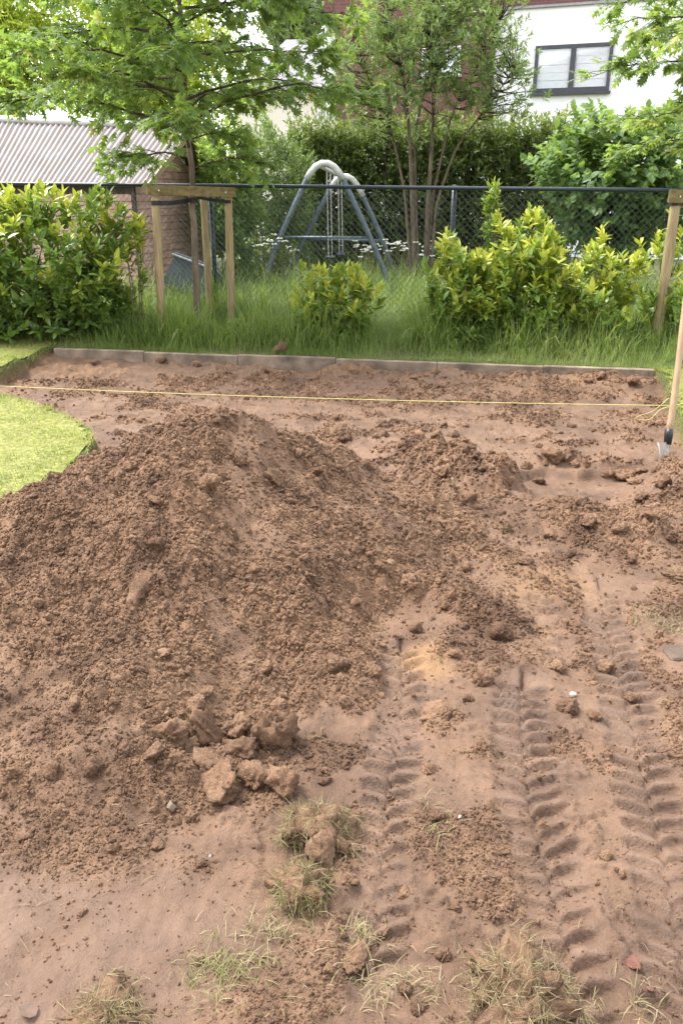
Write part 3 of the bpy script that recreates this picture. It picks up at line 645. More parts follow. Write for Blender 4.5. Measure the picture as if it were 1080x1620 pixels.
# ------------------------------------------------------------------ chain link fence
FA, FB = at(-80, 289, 10.55), at(1260, 302.5, 8.75); fu = FB - FA; FL = np.linalg.norm(fu); fu = fu / FL
fence = thing('chain_link_fence', (FA[0], FA[1], 0), 'dark green chain link fence with tubular top rail', 'fence')
G = Geo(); G.tube([FA + fu * t for t in np.linspace(0, FL, 20)], 0.021, 10); G.build('top_rail', M['fence'], fence, True)
for px in (-60, 330, 718, 1112):
    d = ray(px, 300); nn = np.array([-fu[1], fu[0], 0]); t = np.dot(FA - np.array([0, 0, CAM_H]), nn) / np.dot(d, nn); p = np.array([0, 0, CAM_H]) + d * t
    q = p + nn * 0.05; G = Geo(); G.tube([(q[0], q[1], -0.1), (q[0], q[1], 0.8), (q[0], q[1], p[2] + 0.03)], 0.028, 12); po = G.build('post', M['fence'], fence, True)
    G = Geo(); G.tube([(q[0], q[1], p[2] + 0.03), (q[0], q[1], p[2] + 0.045), (q[0], q[1], p[2] + 0.055)], [0.033, 0.031, 0.012], 12); G.build('cap', M['black'], po)
for zz, nm in ((0.86, 'tension_wire'), (0.06, 'tension_wire')):
    G = Geo(); G.tube([(*(FA + fu * t)[:2], zz + 0.006 * math.sin(t * 3)) for t in np.linspace(0, FL, 14)], 0.0022, 5); G.build(nm, M['fence'], fence)
G = Geo(); st = 0.072; hw = 1.44
for i in range(int((FL + hw) / st)):
    for sgn in (1, -1):
        s0 = i * st - hw; e0, e1 = s0, s0 + hw; z0, z1 = (0.04, 0.04 + hw) if sgn > 0 else (0.04 + hw, 0.04)
        c0, c1 = max(e0, 0), min(e1, FL)
        if c1 <= c0: continue
        f = lambda s: z0 + (z1 - z0) * (s - e0) / hw
        off = 0.002 * sgn; pa = FA + fu * c0; pb = FA + fu * c1
        G.tube([(pa[0], pa[1] + off, f(c0)), ((pa[0] + pb[0]) / 2, (pa[1] + pb[1]) / 2 + off, (f(c0) + f(c1)) / 2), (pb[0], pb[1] + off, f(c1))], 0.0024, 3, False)
G.build('wire_mesh', M['wire'], fence)['kind'] = 'stuff'

# ------------------------------------------------------------------ swing frame
sw = thing('swing_frame', at(515, 462, 13.6) * (1, 1, 0), 'blue grey tubular swing frame with white padded arches', 'swing')
def smooth_path(pts, n=40):
    P = np.array(pts); d = np.concatenate([[0], np.cumsum(np.linalg.norm(np.diff(P, axis=0), axis=1))]); t = np.linspace(0, d[-1], n)
    Q = np.stack([np.interp(t, d, P[:, k]) for k in range(3)], -1)
    for _ in range(3): Q[1:-1] = 0.25 * Q[:-2] + 0.5 * Q[1:-1] + 0.25 * Q[2:]
    return Q
def arch(px, Y):
    pts = smooth_path([at(a, b, Y) for a, b in px]); e0, e1 = pts[0].copy(), pts[-1].copy(); e0[2] = e1[2] = -0.05; return np.concatenate([[e0], pts, [e1]])
fA = arch([(411, 466), (440, 380), (485, 283), (493, 264), (503, 255), (514, 252), (525, 255), (534, 264), (541, 279), (588, 380), (621, 466)], 13.2)
bA = arch([(452, 446), (479, 380), (519, 306), (526, 290), (532, 279), (540, 274), (549, 274), (558, 280), (568, 297), (606, 380), (633, 470)], 14.6)
for A in (fA, bA):
    G = Geo(); G.tube(A, 0.042, 12); G.build('arch_tube', M['swing'], sw, True)
    zt = A[:, 2].max(); k = np.where(A[:, 2] > zt - 0.32)[0]; G = Geo(); G.tube(A[k[0]:k[-1] + 1], 0.050, 14); G.build('arch_sleeve', M['white_plastic'], sw, True)
fi = np.argmax(fA[:, 2]); bi = np.argmax(bA[:, 2]); G = Geo(); G.tube([fA[fi] - (0, 0, 0.05), bA[bi] - (0, 0, 0.05)], 0.03, 10); G.build('top_bar', M['white_plastic'], sw, True)
for A, Y, ya in ((fA, 13.2, 380), (bA, 14.6, 383)):
    zc = at(540, ya, Y)[2]; half = len(A) // 2; l = A[np.argmin(np.abs(A[:half, 2] - zc))]; rr_ = A[half + np.argmin(np.abs(A[half:, 2] - zc))]
    G = Geo(); G.tube([l, rr_], 0.020, 8); G.build('cross_bar', M['swing'], sw, True)
tb0, tb1 = fA[fi], bA[bi]
for k, (f0, f1) in enumerate(((0.18, 0.32), (0.62, 0.76))):
    ends = []
    for f in (f0, f1):
        p = tb0 + (tb1 - tb0) * f - (0, 0, 0.08); e = np.array([p[0] + 0.02, p[1], 0.50]); ends.append(e); G = Geo(); G.tube([p, (p + e) / 2, e], 0.009, 6); G.build('rope', M['chain'], sw)
    G = Geo(); G.box((ends[0] + ends[1]) / 2, (0.16, 0.42, 0.025), None, 0.006); G.build('seat', M['black'], sw)

# ------------------------------------------------------------------ garden shed
al = math.radians(-18); su = np.array([math.cos(al), math.sin(al), 0]); sg = np.array([-math.sin(al), math.cos(al), 0]); ZU = np.array([0, 0, 1.0])
Er = at(233, 291, 12.15); El = at(-150, 287, 12.15 + 1.25); Rr = at(303, 203, 13.35); Rl = at(-110, 184, 14.3)
Cn = Er - su * 0.32 + sg * 0.12; Cn[2] = 0
shed = thing('garden_shed', Cn, 'garden shed with pinkish embossed siding boards and grey corrugated roof', 'shed')
SH_W = 2.2; apex = float(np.dot(Rr - Cn, sg)); ez = Er[2] - 0.03; rz = Rr[2] - 0.06
def zroof(s): return np.interp(s, [-0.2, 0, apex, apex + 1.2], [ez - 0.1, ez + 0.05, rz, rz - 0.95])
bh = 0.104; nb = int(rz / bh)
for i in range(nb):
    z0, z1 = i * bh, (i + 1) * bh - 0.006
    ss = np.linspace(0, SH_W, 60); ok = zroof(ss) > z1 - 0.02
    if not ok.any(): continue
    s0, s1 = ss[ok][0], ss[ok][-1]; G = Geo(); nrm = su; c = Cn + sg * (s0 + s1) / 2 + ZU * (z0 + z1) / 2
    tilt = unit(ZU - 0.06 * su); G.box(c + su * 0.012, (s1 - s0, 0.018, z1 - z0), (sg, -np.cross(sg, tilt), tilt), 0.004); G.build('siding_board', M['siding'], shed)
    if z1 < ez:
        G = Geo(); c = Cn - su * 2.0 + ZU * (z0 + z1) / 2 - sg * 0.012; tl = unit(ZU + 0.06 * sg); G.box(c, (3.96, 0.018, z1 - z0), (su, np.cross(tl, su), tl), 0.004); G.build('siding_board', M['siding'], shed)
G = Geo(); G.box(Cn + sg * SH_W / 2 - su * 2.0 + ZU * ez / 2, (3.94, SH_W - 0.04, ez), (su, sg, ZU)); G.build('core', M['bark_dark'], shed)
G = Geo(); q = [Cn + sg * 0.02 + ZU * ez, Cn + sg * apex + ZU * (rz - 0.03), Cn + sg * (SH_W - 0.02) + ZU * (zroof(SH_W) - 0.03), Cn + sg * (SH_W - 0.02) + ZU * ez]
q2 = [p - su * 3.9 for p in q]; q = [p - su * 0.03 for p in q]; G.add(q + q2, [(0, 1, 2, 3), (7, 6, 5, 4), (0, 4, 5, 1), (1, 5, 6, 2)]); G.build('gable_core', M['bark_dark'], shed)
for c in (Cn + su * 0.02 - sg * 0.01, Cn + sg * SH_W + su * 0.015):
    zt = float(zroof(np.dot(c - Cn, sg))) - 0.04; G = Geo(); G.box(c + ZU * zt / 2, (0.05, 0.05, zt), (su, sg, ZU), 0.005); G.build('corner_post', M['bark_dark'], shed)
n_sheet = 6; cols = 90; rows = 8; 
for side in (0, 1):
    if side == 0: A0, A1, B0, B1 = El, Er, Rl, Rr
    else:
        dn = sg * 1.15 - ZU * 0.80; A0, A1, B0, B1 = Rl + dn, Rr + dn, Rl, Rr
    for k in range(n_sheet):
        a = np.linspace(k / n_sheet - 0.004, (k + 1) / n_sheet + 0.006, cols); b = np.linspace(0, 1, rows); A, Bm = np.meshgrid(a, b); A, Bm = A.ravel(), Bm.ravel()
        lo = A0 + (A1 - A0) * A[:, None]; hi = B0 + (B1 - B0) * A[:, None]; P = lo + (hi - lo) * Bm[:, None]
        Lr = np.linalg.norm(A1 - A0); ph = A * Lr / 0.088 * 2 * math.pi; wv = np.sin(ph)
        nr = unit(np.cross(A1 - A0, B0 - A0)); nr = nr if nr[2] > 0 else -nr
        P = P + nr * (0.012 * wv + 0.004 * k % 0.008)[:, None]
        ii = np.arange(cols * rows).reshape(rows, cols); F = np.stack([ii[:-1, :-1], ii[:-1, 1:], ii[1:, 1:], ii[1:, :-1]], -1).reshape(-1, 4)
        obj('roof_sheet', mesh('roof_sheet', P - Cn, F, dict(groove=np.clip(-wv * 1.3 - 0.1, 0, 1)), True), M['roof'], shed)
G = Geo(); G.tube([Rl + ZU * 0.02, (Rl + Rr) / 2 + ZU * 0.012, Rr + su * 0.03 + ZU * 0.02], 0.055, 10); G.build('ridge_cap', M['white_plastic'], shed, True)
G = Geo(); vd = Rr - Er; vl = np.linalg.norm(vd); vd = vd / vl; G.box((Er + Rr) / 2 - ZU * 0.055 - su * 0.02, (vl, 0.025, 0.09), (vd, su, np.cross(vd, su)), 0.004); G.build('barge_board', M['stake'], shed)

# tipped compost bin
bp = at(305, 440, 11.3); bin_ = thing('compost_bin', (bp[0], bp[1], 0.05), 'dark grey plastic bin tipped over in the long grass by the shed', 'bin')
e1 = unit(np.array([0.93, -0.10, -0.33])); e3 = unit(np.array([0.30, 0.25, 0.92])); e3 = unit(e3 - e1 * np.dot(e1, e3)); e2 = np.cross(e3, e1)
def slab(c, bot, top, h):                 # tapered tub
    vs = []
    for (s, hh) in ((bot, -h / 2), (top, h / 2)):
        for i, j in ((-1, -1), (1, -1), (1, 1), (-1, 1)): vs.append(c + e1 * s[0] / 2 * i + e2 * s[1] / 2 * j + e3 * hh)
    G = Geo(); G.add(vs, [(3, 2, 1, 0), (4, 5, 6, 7), (0, 1, 5, 4), (1, 2, 6, 5), (2, 3, 7, 6), (3, 0, 4, 7)]); return G
bc = bp + np.array([0, 0, -0.03]); slab(bc, (0.66, 0.46), (0.58, 0.40), 0.40).build('tub', M['bin'], bin_)
G = Geo(); G.box(bc + e3 * 0.212, (0.64, 0.46, 0.03), (e1, e2, e3), 0.008); G.build('rim', M['bin_light'], bin_)
G = Geo(); G.box(bc + e3 * 0.245 + e2 * 0.02, (0.60, 0.42, 0.03), (e1, e2, e3), 0.01); G.build('lid', M['bin'], bin_)
G = Geo(); G.tube([bc + e3 * 0.26 - e1 * 0.08, bc + e3 * 0.285, bc + e3 * 0.26 + e1 * 0.08], 0.014, 8); G.build('handle', M['black'], bin_, True)

# ------------------------------------------------------------------ white and brick house
hw_y = math.radians(19); hu = np.array([math.cos(hw_y), -math.sin(hw_y), 0]); hn = np.array([-math.sin(hw_y), -math.cos(hw_y), 0]); HP = at(900, 110, 20.5); OC = np.array([0, 0, CAM_H])
def face(px, py, out=0.0):
    d = ray(px, py); t = np.dot(HP + hn * out - OC, hn) / np.dot(d, hn); return OC + d * t
def U(p): return float(np.dot(p - HP, hu))
def hb(G, u0, u1, z0, z1, o0, o1, bev=0.0):   # a block on the facade
    c = HP * (1, 1, 0) + hu * (u0 + u1) / 2 + hn * (o0 + o1) / 2 + ZU * (z0 + z1) / 2; G.box(c, (u1 - u0, o1 - o0, z1 - z0), (hu, hn, ZU), bev); return G
house = thing('house', HP * (1, 1, 0), 'white rendered house with red brick bay and dark framed window', 'house')
uL, uR = U(face(514, 120)), 9.0; zt = face(830, 11)[2]; 
hb(Geo(), uL, uR, 0, zt, -7, 0).build('wall', M['white_wall'], house)
hb(Geo(), uL, uR, zt + 0.02, zt + 1.6, -7.02, 0.03).build('brick_band', M['brick'], house)
hb(Geo(), uL - 0.05, uR + 0.05, zt - 0.03, zt + 0.018, -7.05, 0.07).build('string_course', M['trim'], house)
bl, br_, bz = U(face(530, 100, 0.3)), U(face(779, 100, 0.3)), face(700, 196, 0.3)[2]
hb(Geo(), bl, br_, bz, zt + 1.62, 0.032, 0.30).build('brick_bay', M['brick'], house)
hb(Geo(), bl + 0.01, br_ - 0.01, bz - 0.05, bz - 0.002, 0.002, 0.28).build('bay_soffit', M['trim'], house)
hb(Geo(), uL - 0.2, uR + 0.2, zt + 1.64, zt + 1.85, -7.2, 0.45).build('roof', M['slate'], house)
def window(u0, u1, z0, z1, out, nm, mull, fm, fw=0.075):
    w = hb(Geo(), u0 + fw, u1 - fw, z0 + fw, z1 - fw, out + 0.004, out + 0.012).build('window', M['blind'], house)
    for (a, b, c, d) in ((u0, u0 + fw, z0, z1), (u1 - fw, u1, z0, z1), (u0 + fw + .001, u1 - fw - .001, z0, z0 + fw * 1.3), (u0 + fw + .001, u1 - fw - .001, z1 - fw, z1)):
        hb(Geo(), a, b, c, d, out + 0.002, out + 0.085).build('frame', M[fm], w)
    edges = [u0 + fw] + [x for m_ in mull for x in (m_ - fw * 0.75, m_ + fw * 0.75)] + [u1 - fw]
    for m_ in mull: hb(Geo(), m_ - fw * 0.75, m_ + fw * 0.75, z0 + fw * 1.3 + .001, z1 - fw - .001, out + 0.002, out + 0.08).build('mullion', M[fm], w)
    for a, b in zip(edges[::2], edges[1::2]):
        k = 5
        for i in range(k):                # folds of the blind
            zz0 = z0 + fw * 1.4 + (z1 - z0 - fw * 2.4) * i / k; zz1 = zz0 + (z1 - z0 - fw * 2.4) / k - 0.012
            hb(Geo(), a + 0.02, b - 0.02, zz0, zz1, out + 0.014, out + 0.020 + 0.004 * (i % 2)).build('blind_fold', M['blind'], w)
        hb(Geo(), a + .001, b - .001, z0 + fw * 1.3 + .002, z1 - fw - .002, out + 0.05, out + 0.056).build('pane', M['glass'], w)
    hb(Geo(), u0 - 0.04, u1 + 0.04, z0 - 0.045, z0 - 0.001, out + 0.002, out + 0.12).build('sill', M[fm], w)
w0, w1 = U(face(845, 110)), U(face(967, 105)); window(w0, w1, face(900, 146)[2], face(900, 70)[2], 0.0, 'w', [U(face(905, 108))], 'window_frame')
window(U(face(668, 100, .3)), U(face(729, 100, .3)), face(700, 119, .3)[2], face(700, 74, .3)[2], 0.30, 'w', [], 'white_frame', 0.05)

# cream house farther back
c0 = at(372, 140, 31) * (1, 1, 0); house2 = thing('house', c0, 'cream house with grey slate roof glimpsed through the oak crown', 'house')
ww = at(560, 140, 31)[0] - c0[0]; ze = at(450, 150, 31)[2]; zr = at(450, 58, 34)[2]
G = Geo(); G.box(c0 + np.array([ww / 2, 3.5, ze / 2]), (ww, 7, ze)); G.build('wall', M['cream_wall'], house2)
G = Geo(); e = 0.3; A = [(c0[0] - e, c0[1] - e, ze), (c0[0] + ww + e, c0[1] - e, ze), (c0[0] + ww + e, c0[1] + 7 + e, ze), (c0[0] - e, c0[1] + 7 + e, ze), (c0[0] + 1.6, c0[1] + 3.5, zr), (c0[0] + ww + e, c0[1] + 3.5, zr)]
G.add(A, [(0, 1, 5, 4), (1, 2, 5), (2, 3, 4, 5), (3, 0, 4), (3, 2, 1, 0)]); rf = G.build('roof', M['slate'], house2)
for (p0, p1, y0, y1) in ((502, 520, 152, 196),):
    a, b = at(p0, y1, 31), at(p1, y0, 31)
    if y0 < 140: a[2], b[2] = ze - 1.5, ze - 0.3
    G = Geo(); G.box(((a[0] + b[0]) / 2, c0[1] - 0.02, (a[2] + b[2]) / 2), (b[0] - a[0], 0.05, b[2] - a[2]), None, 0.01); w = G.build('window', M['white_frame'], house2)
    for i in range(2):
        for j in range(2):
            cx = a[0] + (b[0] - a[0]) * (0.27 + 0.46 * i); cz = a[2] + (b[2] - a[2]) * (0.27 + 0.46 * j); G = Geo(); G.box((cx, c0[1] - 0.05, cz), ((b[0] - a[0]) * 0.36, 0.008, (b[2] - a[2]) * 0.38)); G.build('pane', M['trim'], w)

# ------------------------------------------------------------------ shrubs and trees
def bush(name, label, cat, base, c, rad, n, T, ll, per, mat, seed, shell=5, lump=0.25, out=0.55, upw=0.75, sl=None, tone=None, singles=0, stems=14, zmin=-0.95, open_=0.8, flat=0.0, group=None, partname='foliage', box=2.0):
    r = np.random.default_rng(seed); root = thing(name, base, label, cat, group)
    tips, d, rr = hull_tips(r, n, c, rad, shell, lump, zmin, seed, box); k = tips[:, 2] > 0.03; tips, d, rr = tips[k], d[k], rr[k]
    dr = d * out + np.array([0, 0, upw]) + r.normal(0, 0.22, d.shape)
    P, R, s, fresh = shoots(tips, dr, r, per, ll, sl or ll * 1.4, open_, flat)
    hz = np.repeat(np.clip((tips[:, 2] - c[2]) / rad[2], -1, 1), per); ro = np.repeat(rr, per)
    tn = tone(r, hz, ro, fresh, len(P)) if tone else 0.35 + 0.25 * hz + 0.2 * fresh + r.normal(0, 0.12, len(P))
    foliage(partname, T, P, R, s, np.clip(tn, 0, 1), mat, root, r, singles)
    G = Geo()
    for i in r.choice(len(tips), min(stems, len(tips)), False):
        b0 = np.array(base) + np.array([r.normal(0, rad[0] * 0.22), r.normal(0, rad[1] * 0.2), -0.02]); e = tips[i]; mid = (b0 + e) / 2 + np.array([0, 0, 0.15 * rad[2]]) + r.normal(0, 0.04, 3)
        G.tube(bez(b0, mid, e, 7), np.linspace(0.010, 0.0035, 7), 5, False)
    G.build('stems', M['stem'], root, True)['kind'] = 'stuff'
    return root
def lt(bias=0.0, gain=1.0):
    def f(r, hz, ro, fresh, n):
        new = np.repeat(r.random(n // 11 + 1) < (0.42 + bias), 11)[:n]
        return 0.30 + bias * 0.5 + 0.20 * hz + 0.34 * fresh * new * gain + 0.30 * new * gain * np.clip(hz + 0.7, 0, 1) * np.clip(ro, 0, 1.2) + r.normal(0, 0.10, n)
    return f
def on(px, py, Y): p = at(px, py, Y); return (p[0], p[1], 0.0)
def blob(px0, px1, py0, py1, Y):          # centre and half sizes of a mass seen between these sight lines
    a, b = at(px0, (py0 + py1) / 2, Y), at(px1, (py0 + py1) / 2, Y); t, u = at((px0 + px1) / 2, py0, Y), at((px0 + px1) / 2, py1, Y)
    return ((a[0] + b[0]) / 2, Y, (t[2] + max(u[2], 0)) / 2), (b[0] - a[0]) / 2, (t[2] - max(u[2], 0)) / 2
def laurel(label, px0, px1, py0, py1, Y, depth, n, seed, bias=0.0, ll=0.115, singles=300, lump=0.22, stems=16, group=None, gain=1.0):
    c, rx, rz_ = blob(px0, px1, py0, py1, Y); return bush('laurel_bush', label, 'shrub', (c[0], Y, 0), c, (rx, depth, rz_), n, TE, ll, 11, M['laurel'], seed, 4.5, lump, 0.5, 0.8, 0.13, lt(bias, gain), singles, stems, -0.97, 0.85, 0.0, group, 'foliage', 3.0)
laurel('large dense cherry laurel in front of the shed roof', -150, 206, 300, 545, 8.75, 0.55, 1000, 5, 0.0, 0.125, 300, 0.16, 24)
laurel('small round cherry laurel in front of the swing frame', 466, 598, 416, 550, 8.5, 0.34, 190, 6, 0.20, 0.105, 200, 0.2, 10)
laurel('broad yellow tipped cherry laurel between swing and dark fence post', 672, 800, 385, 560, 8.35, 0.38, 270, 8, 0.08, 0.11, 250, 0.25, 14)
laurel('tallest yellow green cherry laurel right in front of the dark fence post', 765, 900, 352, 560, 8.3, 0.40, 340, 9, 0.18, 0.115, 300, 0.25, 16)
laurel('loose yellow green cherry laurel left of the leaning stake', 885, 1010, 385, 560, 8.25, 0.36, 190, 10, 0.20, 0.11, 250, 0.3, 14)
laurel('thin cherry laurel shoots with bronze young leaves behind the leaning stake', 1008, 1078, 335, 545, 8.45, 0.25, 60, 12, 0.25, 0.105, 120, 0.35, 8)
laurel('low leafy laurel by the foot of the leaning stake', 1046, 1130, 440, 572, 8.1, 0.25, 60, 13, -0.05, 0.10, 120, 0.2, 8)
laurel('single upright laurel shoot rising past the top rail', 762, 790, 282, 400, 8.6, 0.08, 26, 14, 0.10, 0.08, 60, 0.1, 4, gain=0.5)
laurel('thin laurel sucker against the pinkish shed boards', 196, 232, 330, 520, 8.7, 0.08, 16, 15, 0.20, 0.10, 60, 0.2, 6)
laurel('knee high laurel seedling at the foot of the right hand stake', 345, 405, 500, 553, 8.55, 0.14, 20, 16, 0.0, 0.08, 60, 0.2, 6)
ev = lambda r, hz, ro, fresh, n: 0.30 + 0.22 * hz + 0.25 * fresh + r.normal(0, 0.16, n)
# leafy masses beyond the fence
c, rx, rz_ = blob(840, 1130, 150, 420, 12.2)
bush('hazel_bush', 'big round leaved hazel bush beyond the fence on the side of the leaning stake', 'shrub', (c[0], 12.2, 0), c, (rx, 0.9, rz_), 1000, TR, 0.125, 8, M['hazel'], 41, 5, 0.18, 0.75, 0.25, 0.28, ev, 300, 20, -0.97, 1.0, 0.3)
c, rx, rz_ = blob(305, 420, 190, 420, 13.6)
bush('garden_bush', 'mid green bush between the shed gable and the oak stakes', 'shrub', (c[0], 13.6, 0), c, (rx, 0.8, rz_), 800, TS, 0.10, 12, M['oak'], 42, 5, 0.2, 0.7, 0.4, 0.25, ev, 0, 14)
c, rx, rz_ = blob(372, 505, 176, 410, 14.8)
bush('garden_bush', 'dark green bush just left of the swing frame', 'shrub', (c[0], 14.8, 0), c, (rx, 0.8, rz_), 800, TS, 0.09, 12, M['evergreen'], 43, 5, 0.2, 0.7, 0.4, 0.25, ev, 0, 14)
c, rx, rz_ = blob(365, 462, 378, 440, 14.2)
bush('leafy_perennial', 'low bright green perennial clump behind the swing foot', 'plant', (c[0], 14.2, 0), c, (rx, 0.4, rz_ + 0.1), 170, TR, 0.075, 7, M['laurel'], 44, 4, 0.15, 0.5, 0.7, 0.2, lt(0.0, 0.6), 0, 10)
# clipped hedge behind the swing
r = np.random.default_rng(51); hA, hB = at(455, 206, 16.6), at(930, 206, 15.9); hedge = thing('garden_hedge', (hA[0], hA[1], 0), 'tall dark clipped hedge with yellowish top below the brick house', 'hedge')
n = 5600; t = r.random(n); top = r.random(n) < 0.28; zz = np.where(top, hA[2] + r.normal(-0.06, 0.19, n), r.random(n) ** 0.9 * hA[2]); off = np.where(top, r.uniform(0, 1.0, n), r.random(n) ** 1.6 * 1.0)
fl = np.stack([hA[0] + (hB[0] - hA[0]) * t, hA[1] + (hB[1] - hA[1]) * t + off + 0.12 * perlin(t * 12, zz * 2, 1, 5), zz + 0.08 * perlin(t * 9, off, 1, 6)], -1)
dr = np.where(top[:, None], [0, -0.2, 1.0], [0, -0.9, 0.35]) + r.normal(0, 0.35, (n, 3))
P, R, s, fresh = shoots(fl, dr, r, 9, 0.105, 0.2, 0.9); tp = np.repeat(top, 9)
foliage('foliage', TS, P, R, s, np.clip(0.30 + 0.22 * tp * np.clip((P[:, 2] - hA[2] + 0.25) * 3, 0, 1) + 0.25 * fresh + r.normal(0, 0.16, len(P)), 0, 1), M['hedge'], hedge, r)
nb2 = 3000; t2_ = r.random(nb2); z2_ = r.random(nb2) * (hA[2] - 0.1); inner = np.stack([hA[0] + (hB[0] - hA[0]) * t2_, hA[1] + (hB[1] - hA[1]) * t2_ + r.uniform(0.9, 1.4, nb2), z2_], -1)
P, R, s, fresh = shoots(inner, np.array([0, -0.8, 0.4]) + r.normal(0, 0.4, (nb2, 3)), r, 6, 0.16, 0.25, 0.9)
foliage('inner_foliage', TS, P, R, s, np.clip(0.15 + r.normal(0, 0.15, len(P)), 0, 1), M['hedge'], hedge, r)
G = Geo()
for i in range(16):
    f = (i + 0.5) / 16; b0 = np.array([hA[0] + (hB[0] - hA[0]) * f, hA[1] + 0.5 + (hB[1] - hA[1]) * f, 0]); 
    for k in range(3): G.tube([b0, b0 + (r.normal(0, 0.1), -0.1, 1.0), b0 + (r.normal(0, 0.3), r.normal(-0.1, 0.2), hA[2] - 0.15)], [0.03, 0.02, 0.006], 5, False)
G.build('stems', M['bark_dark'], hedge, True)['kind'] = 'stuff'

# many stemmed evergreen tree in front of the house
r = np.random.default_rng(61); tb = at(662, 402, 14.2); tb[2] = 0.0
tree = thing('evergreen_tree', tb, 'multi stemmed evergreen tree in front of the red brick wall', 'tree')
stems = [[(655, 440), (652, 330), (648, 220), (640, 130), (618, 40), (600, -40)], [(662, 440), (657, 320), (655, 210), (672, 140), (690, 60), (690, -60)], [(672, 440), (676, 330), (684, 210), (686, 150), (680, 60), (660, -60)], [(675, 440), (682, 320), (704, 220), (720, 160), (760, 100), (790, 30)], [(650, 430), (640, 300), (615, 190), (580, 120), (558, 60)], [(680, 440), (690, 320), (722, 230), (770, 170), (812, 110)]]
cc, crx, crz = blob(522, 842, -90, 240, 14.2); anchors = []
for k, sp_ in enumerate(stems):
    P = smooth_path([at(a, b, 14.2 + 0.28 * math.sin(k * 2.2) * (i / 5)) for i, (a, b) in enumerate(sp_)], 30); P[0][2] = -0.02
    G = Geo(); G.tube(P, np.linspace(0.046 if k in (0, 2) else 0.030, 0.008, 30), 8, False); G.build('trunk', M['bark'], tree, True); anchors += list(P[10:])
anchors = np.array(anchors)
n = 780; d = unit(r.normal(size=(n * 2, 3))); d = d[d[:, 2] > -0.85][:n]; n = len(d)
q = r.random(n) ** (1 / 3.2) * (1 + 0.14 * np.sin(4 * d[:, 0] + 5 * d[:, 2]) + 0.10 * np.sin(9 * d[:, 0] - 3 * d[:, 1]))
tips = np.array(cc) + d * np.array([crx, 1.25, crz]) * q[:, None]
# thin the underside so that the wall shows between the stems
low = tips[:, 2] < at(680, 120, 14.2)[2]; edge = np.abs(tips[:, 0] - cc[0]) / crx; keep = ~low | (r.random(n) < 0.45 + 0.6 * edge); tips = tips[keep]
G = Geo(); allt = []
for tpt in tips:
    dd = np.linalg.norm(anchors - tpt, axis=1) + 1.2 * np.maximum(0, anchors[:, 2] - tpt[2] + 0.1); a = anchors[np.argmin(dd)]
    m_ = (a + tpt) / 2 + np.array([0, 0, -0.06]) + r.normal(0, 0.05, 3); G.tube(bez(a, m_, tpt, 6), np.linspace(0.011, 0.003, 6), 4, False)
    for j in range(4): allt.append(tpt + r.normal(0, 0.085, 3))
G.build('branches', M['bark_dark'], tree, True)['kind'] = 'stuff'
allt = np.array(allt); dr = (allt - np.array(cc)) * 0.4 + np.array([0, 0, 0.7]) + r.normal(0, 0.3, allt.shape)
P, R, s, fresh = shoots(allt, dr, r, 8, 0.092, 0.06, 1.0); foliage('crown', T_small(0.36), P, R, s, np.clip(0.48 + 0.35 * fresh * (r.random(len(P)) < 0.7) + 0.2 * fbm(P[:, 0], P[:, 2], 1.5, 2, 8) + r.normal(0, 0.14, len(P)), 0, 1), M['evergreen'], tree, r)

def far_tree(name, label, px0, px1, py0, py1, Y, dep, n, T, ll, mat, seed, per=10, hang=0.0, trunk=0.12):
    r = np.random.default_rng(seed); c, rx, rz_ = blob(px0, px1, py0, py1, Y); root = thing(name, (c[0], Y, 0), label, 'tree')
    tips, d, rr = hull_tips(r, n, c, (rx, dep, rz_), 3.5, 0.22, -0.97, seed); dr = d * 0.6 + np.array([0, 0, 0.5 - hang]) + r.normal(0, 0.3, d.shape)
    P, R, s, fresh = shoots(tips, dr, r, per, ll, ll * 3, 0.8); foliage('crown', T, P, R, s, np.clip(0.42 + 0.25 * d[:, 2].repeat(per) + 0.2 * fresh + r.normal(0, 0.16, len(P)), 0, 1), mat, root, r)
    G = Geo(); G.tube([(c[0], Y, -0.05), (c[0] + 0.1, Y, c[2] * 0.6), (c[0], Y, c[2] + rz_ * 0.4)], [trunk, trunk * 0.8, trunk * 0.3], 8); G.build('trunk', M['bark_dark'], root, True)
    G = Geo()
    for i in r.choice(len(tips), 40, False):
        a = np.array([c[0], Y, c[2] + r.uniform(-0.5, 0.3) * rz_]); G.tube(bez(a, (a + tips[i]) / 2 + (0, 0, 0.2 * rz_), tips[i], 6), np.linspace(trunk * 0.35, 0.01, 6), 4, False)
    G.build('branches', M['bark_dark'], root, True)['kind'] = 'stuff'
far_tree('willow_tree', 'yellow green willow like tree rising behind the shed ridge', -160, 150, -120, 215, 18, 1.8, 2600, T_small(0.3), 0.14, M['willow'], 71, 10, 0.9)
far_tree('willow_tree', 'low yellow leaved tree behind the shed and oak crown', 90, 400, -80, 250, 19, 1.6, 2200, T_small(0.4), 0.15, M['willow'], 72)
far_tree('distant_tree', 'hazy grey green tree behind the cream house roof', 395, 540, -90, 110, 44, 2.6, 900, T_small(0.5), 0.30, M['greytree'], 73, 9, 0, 0.2)

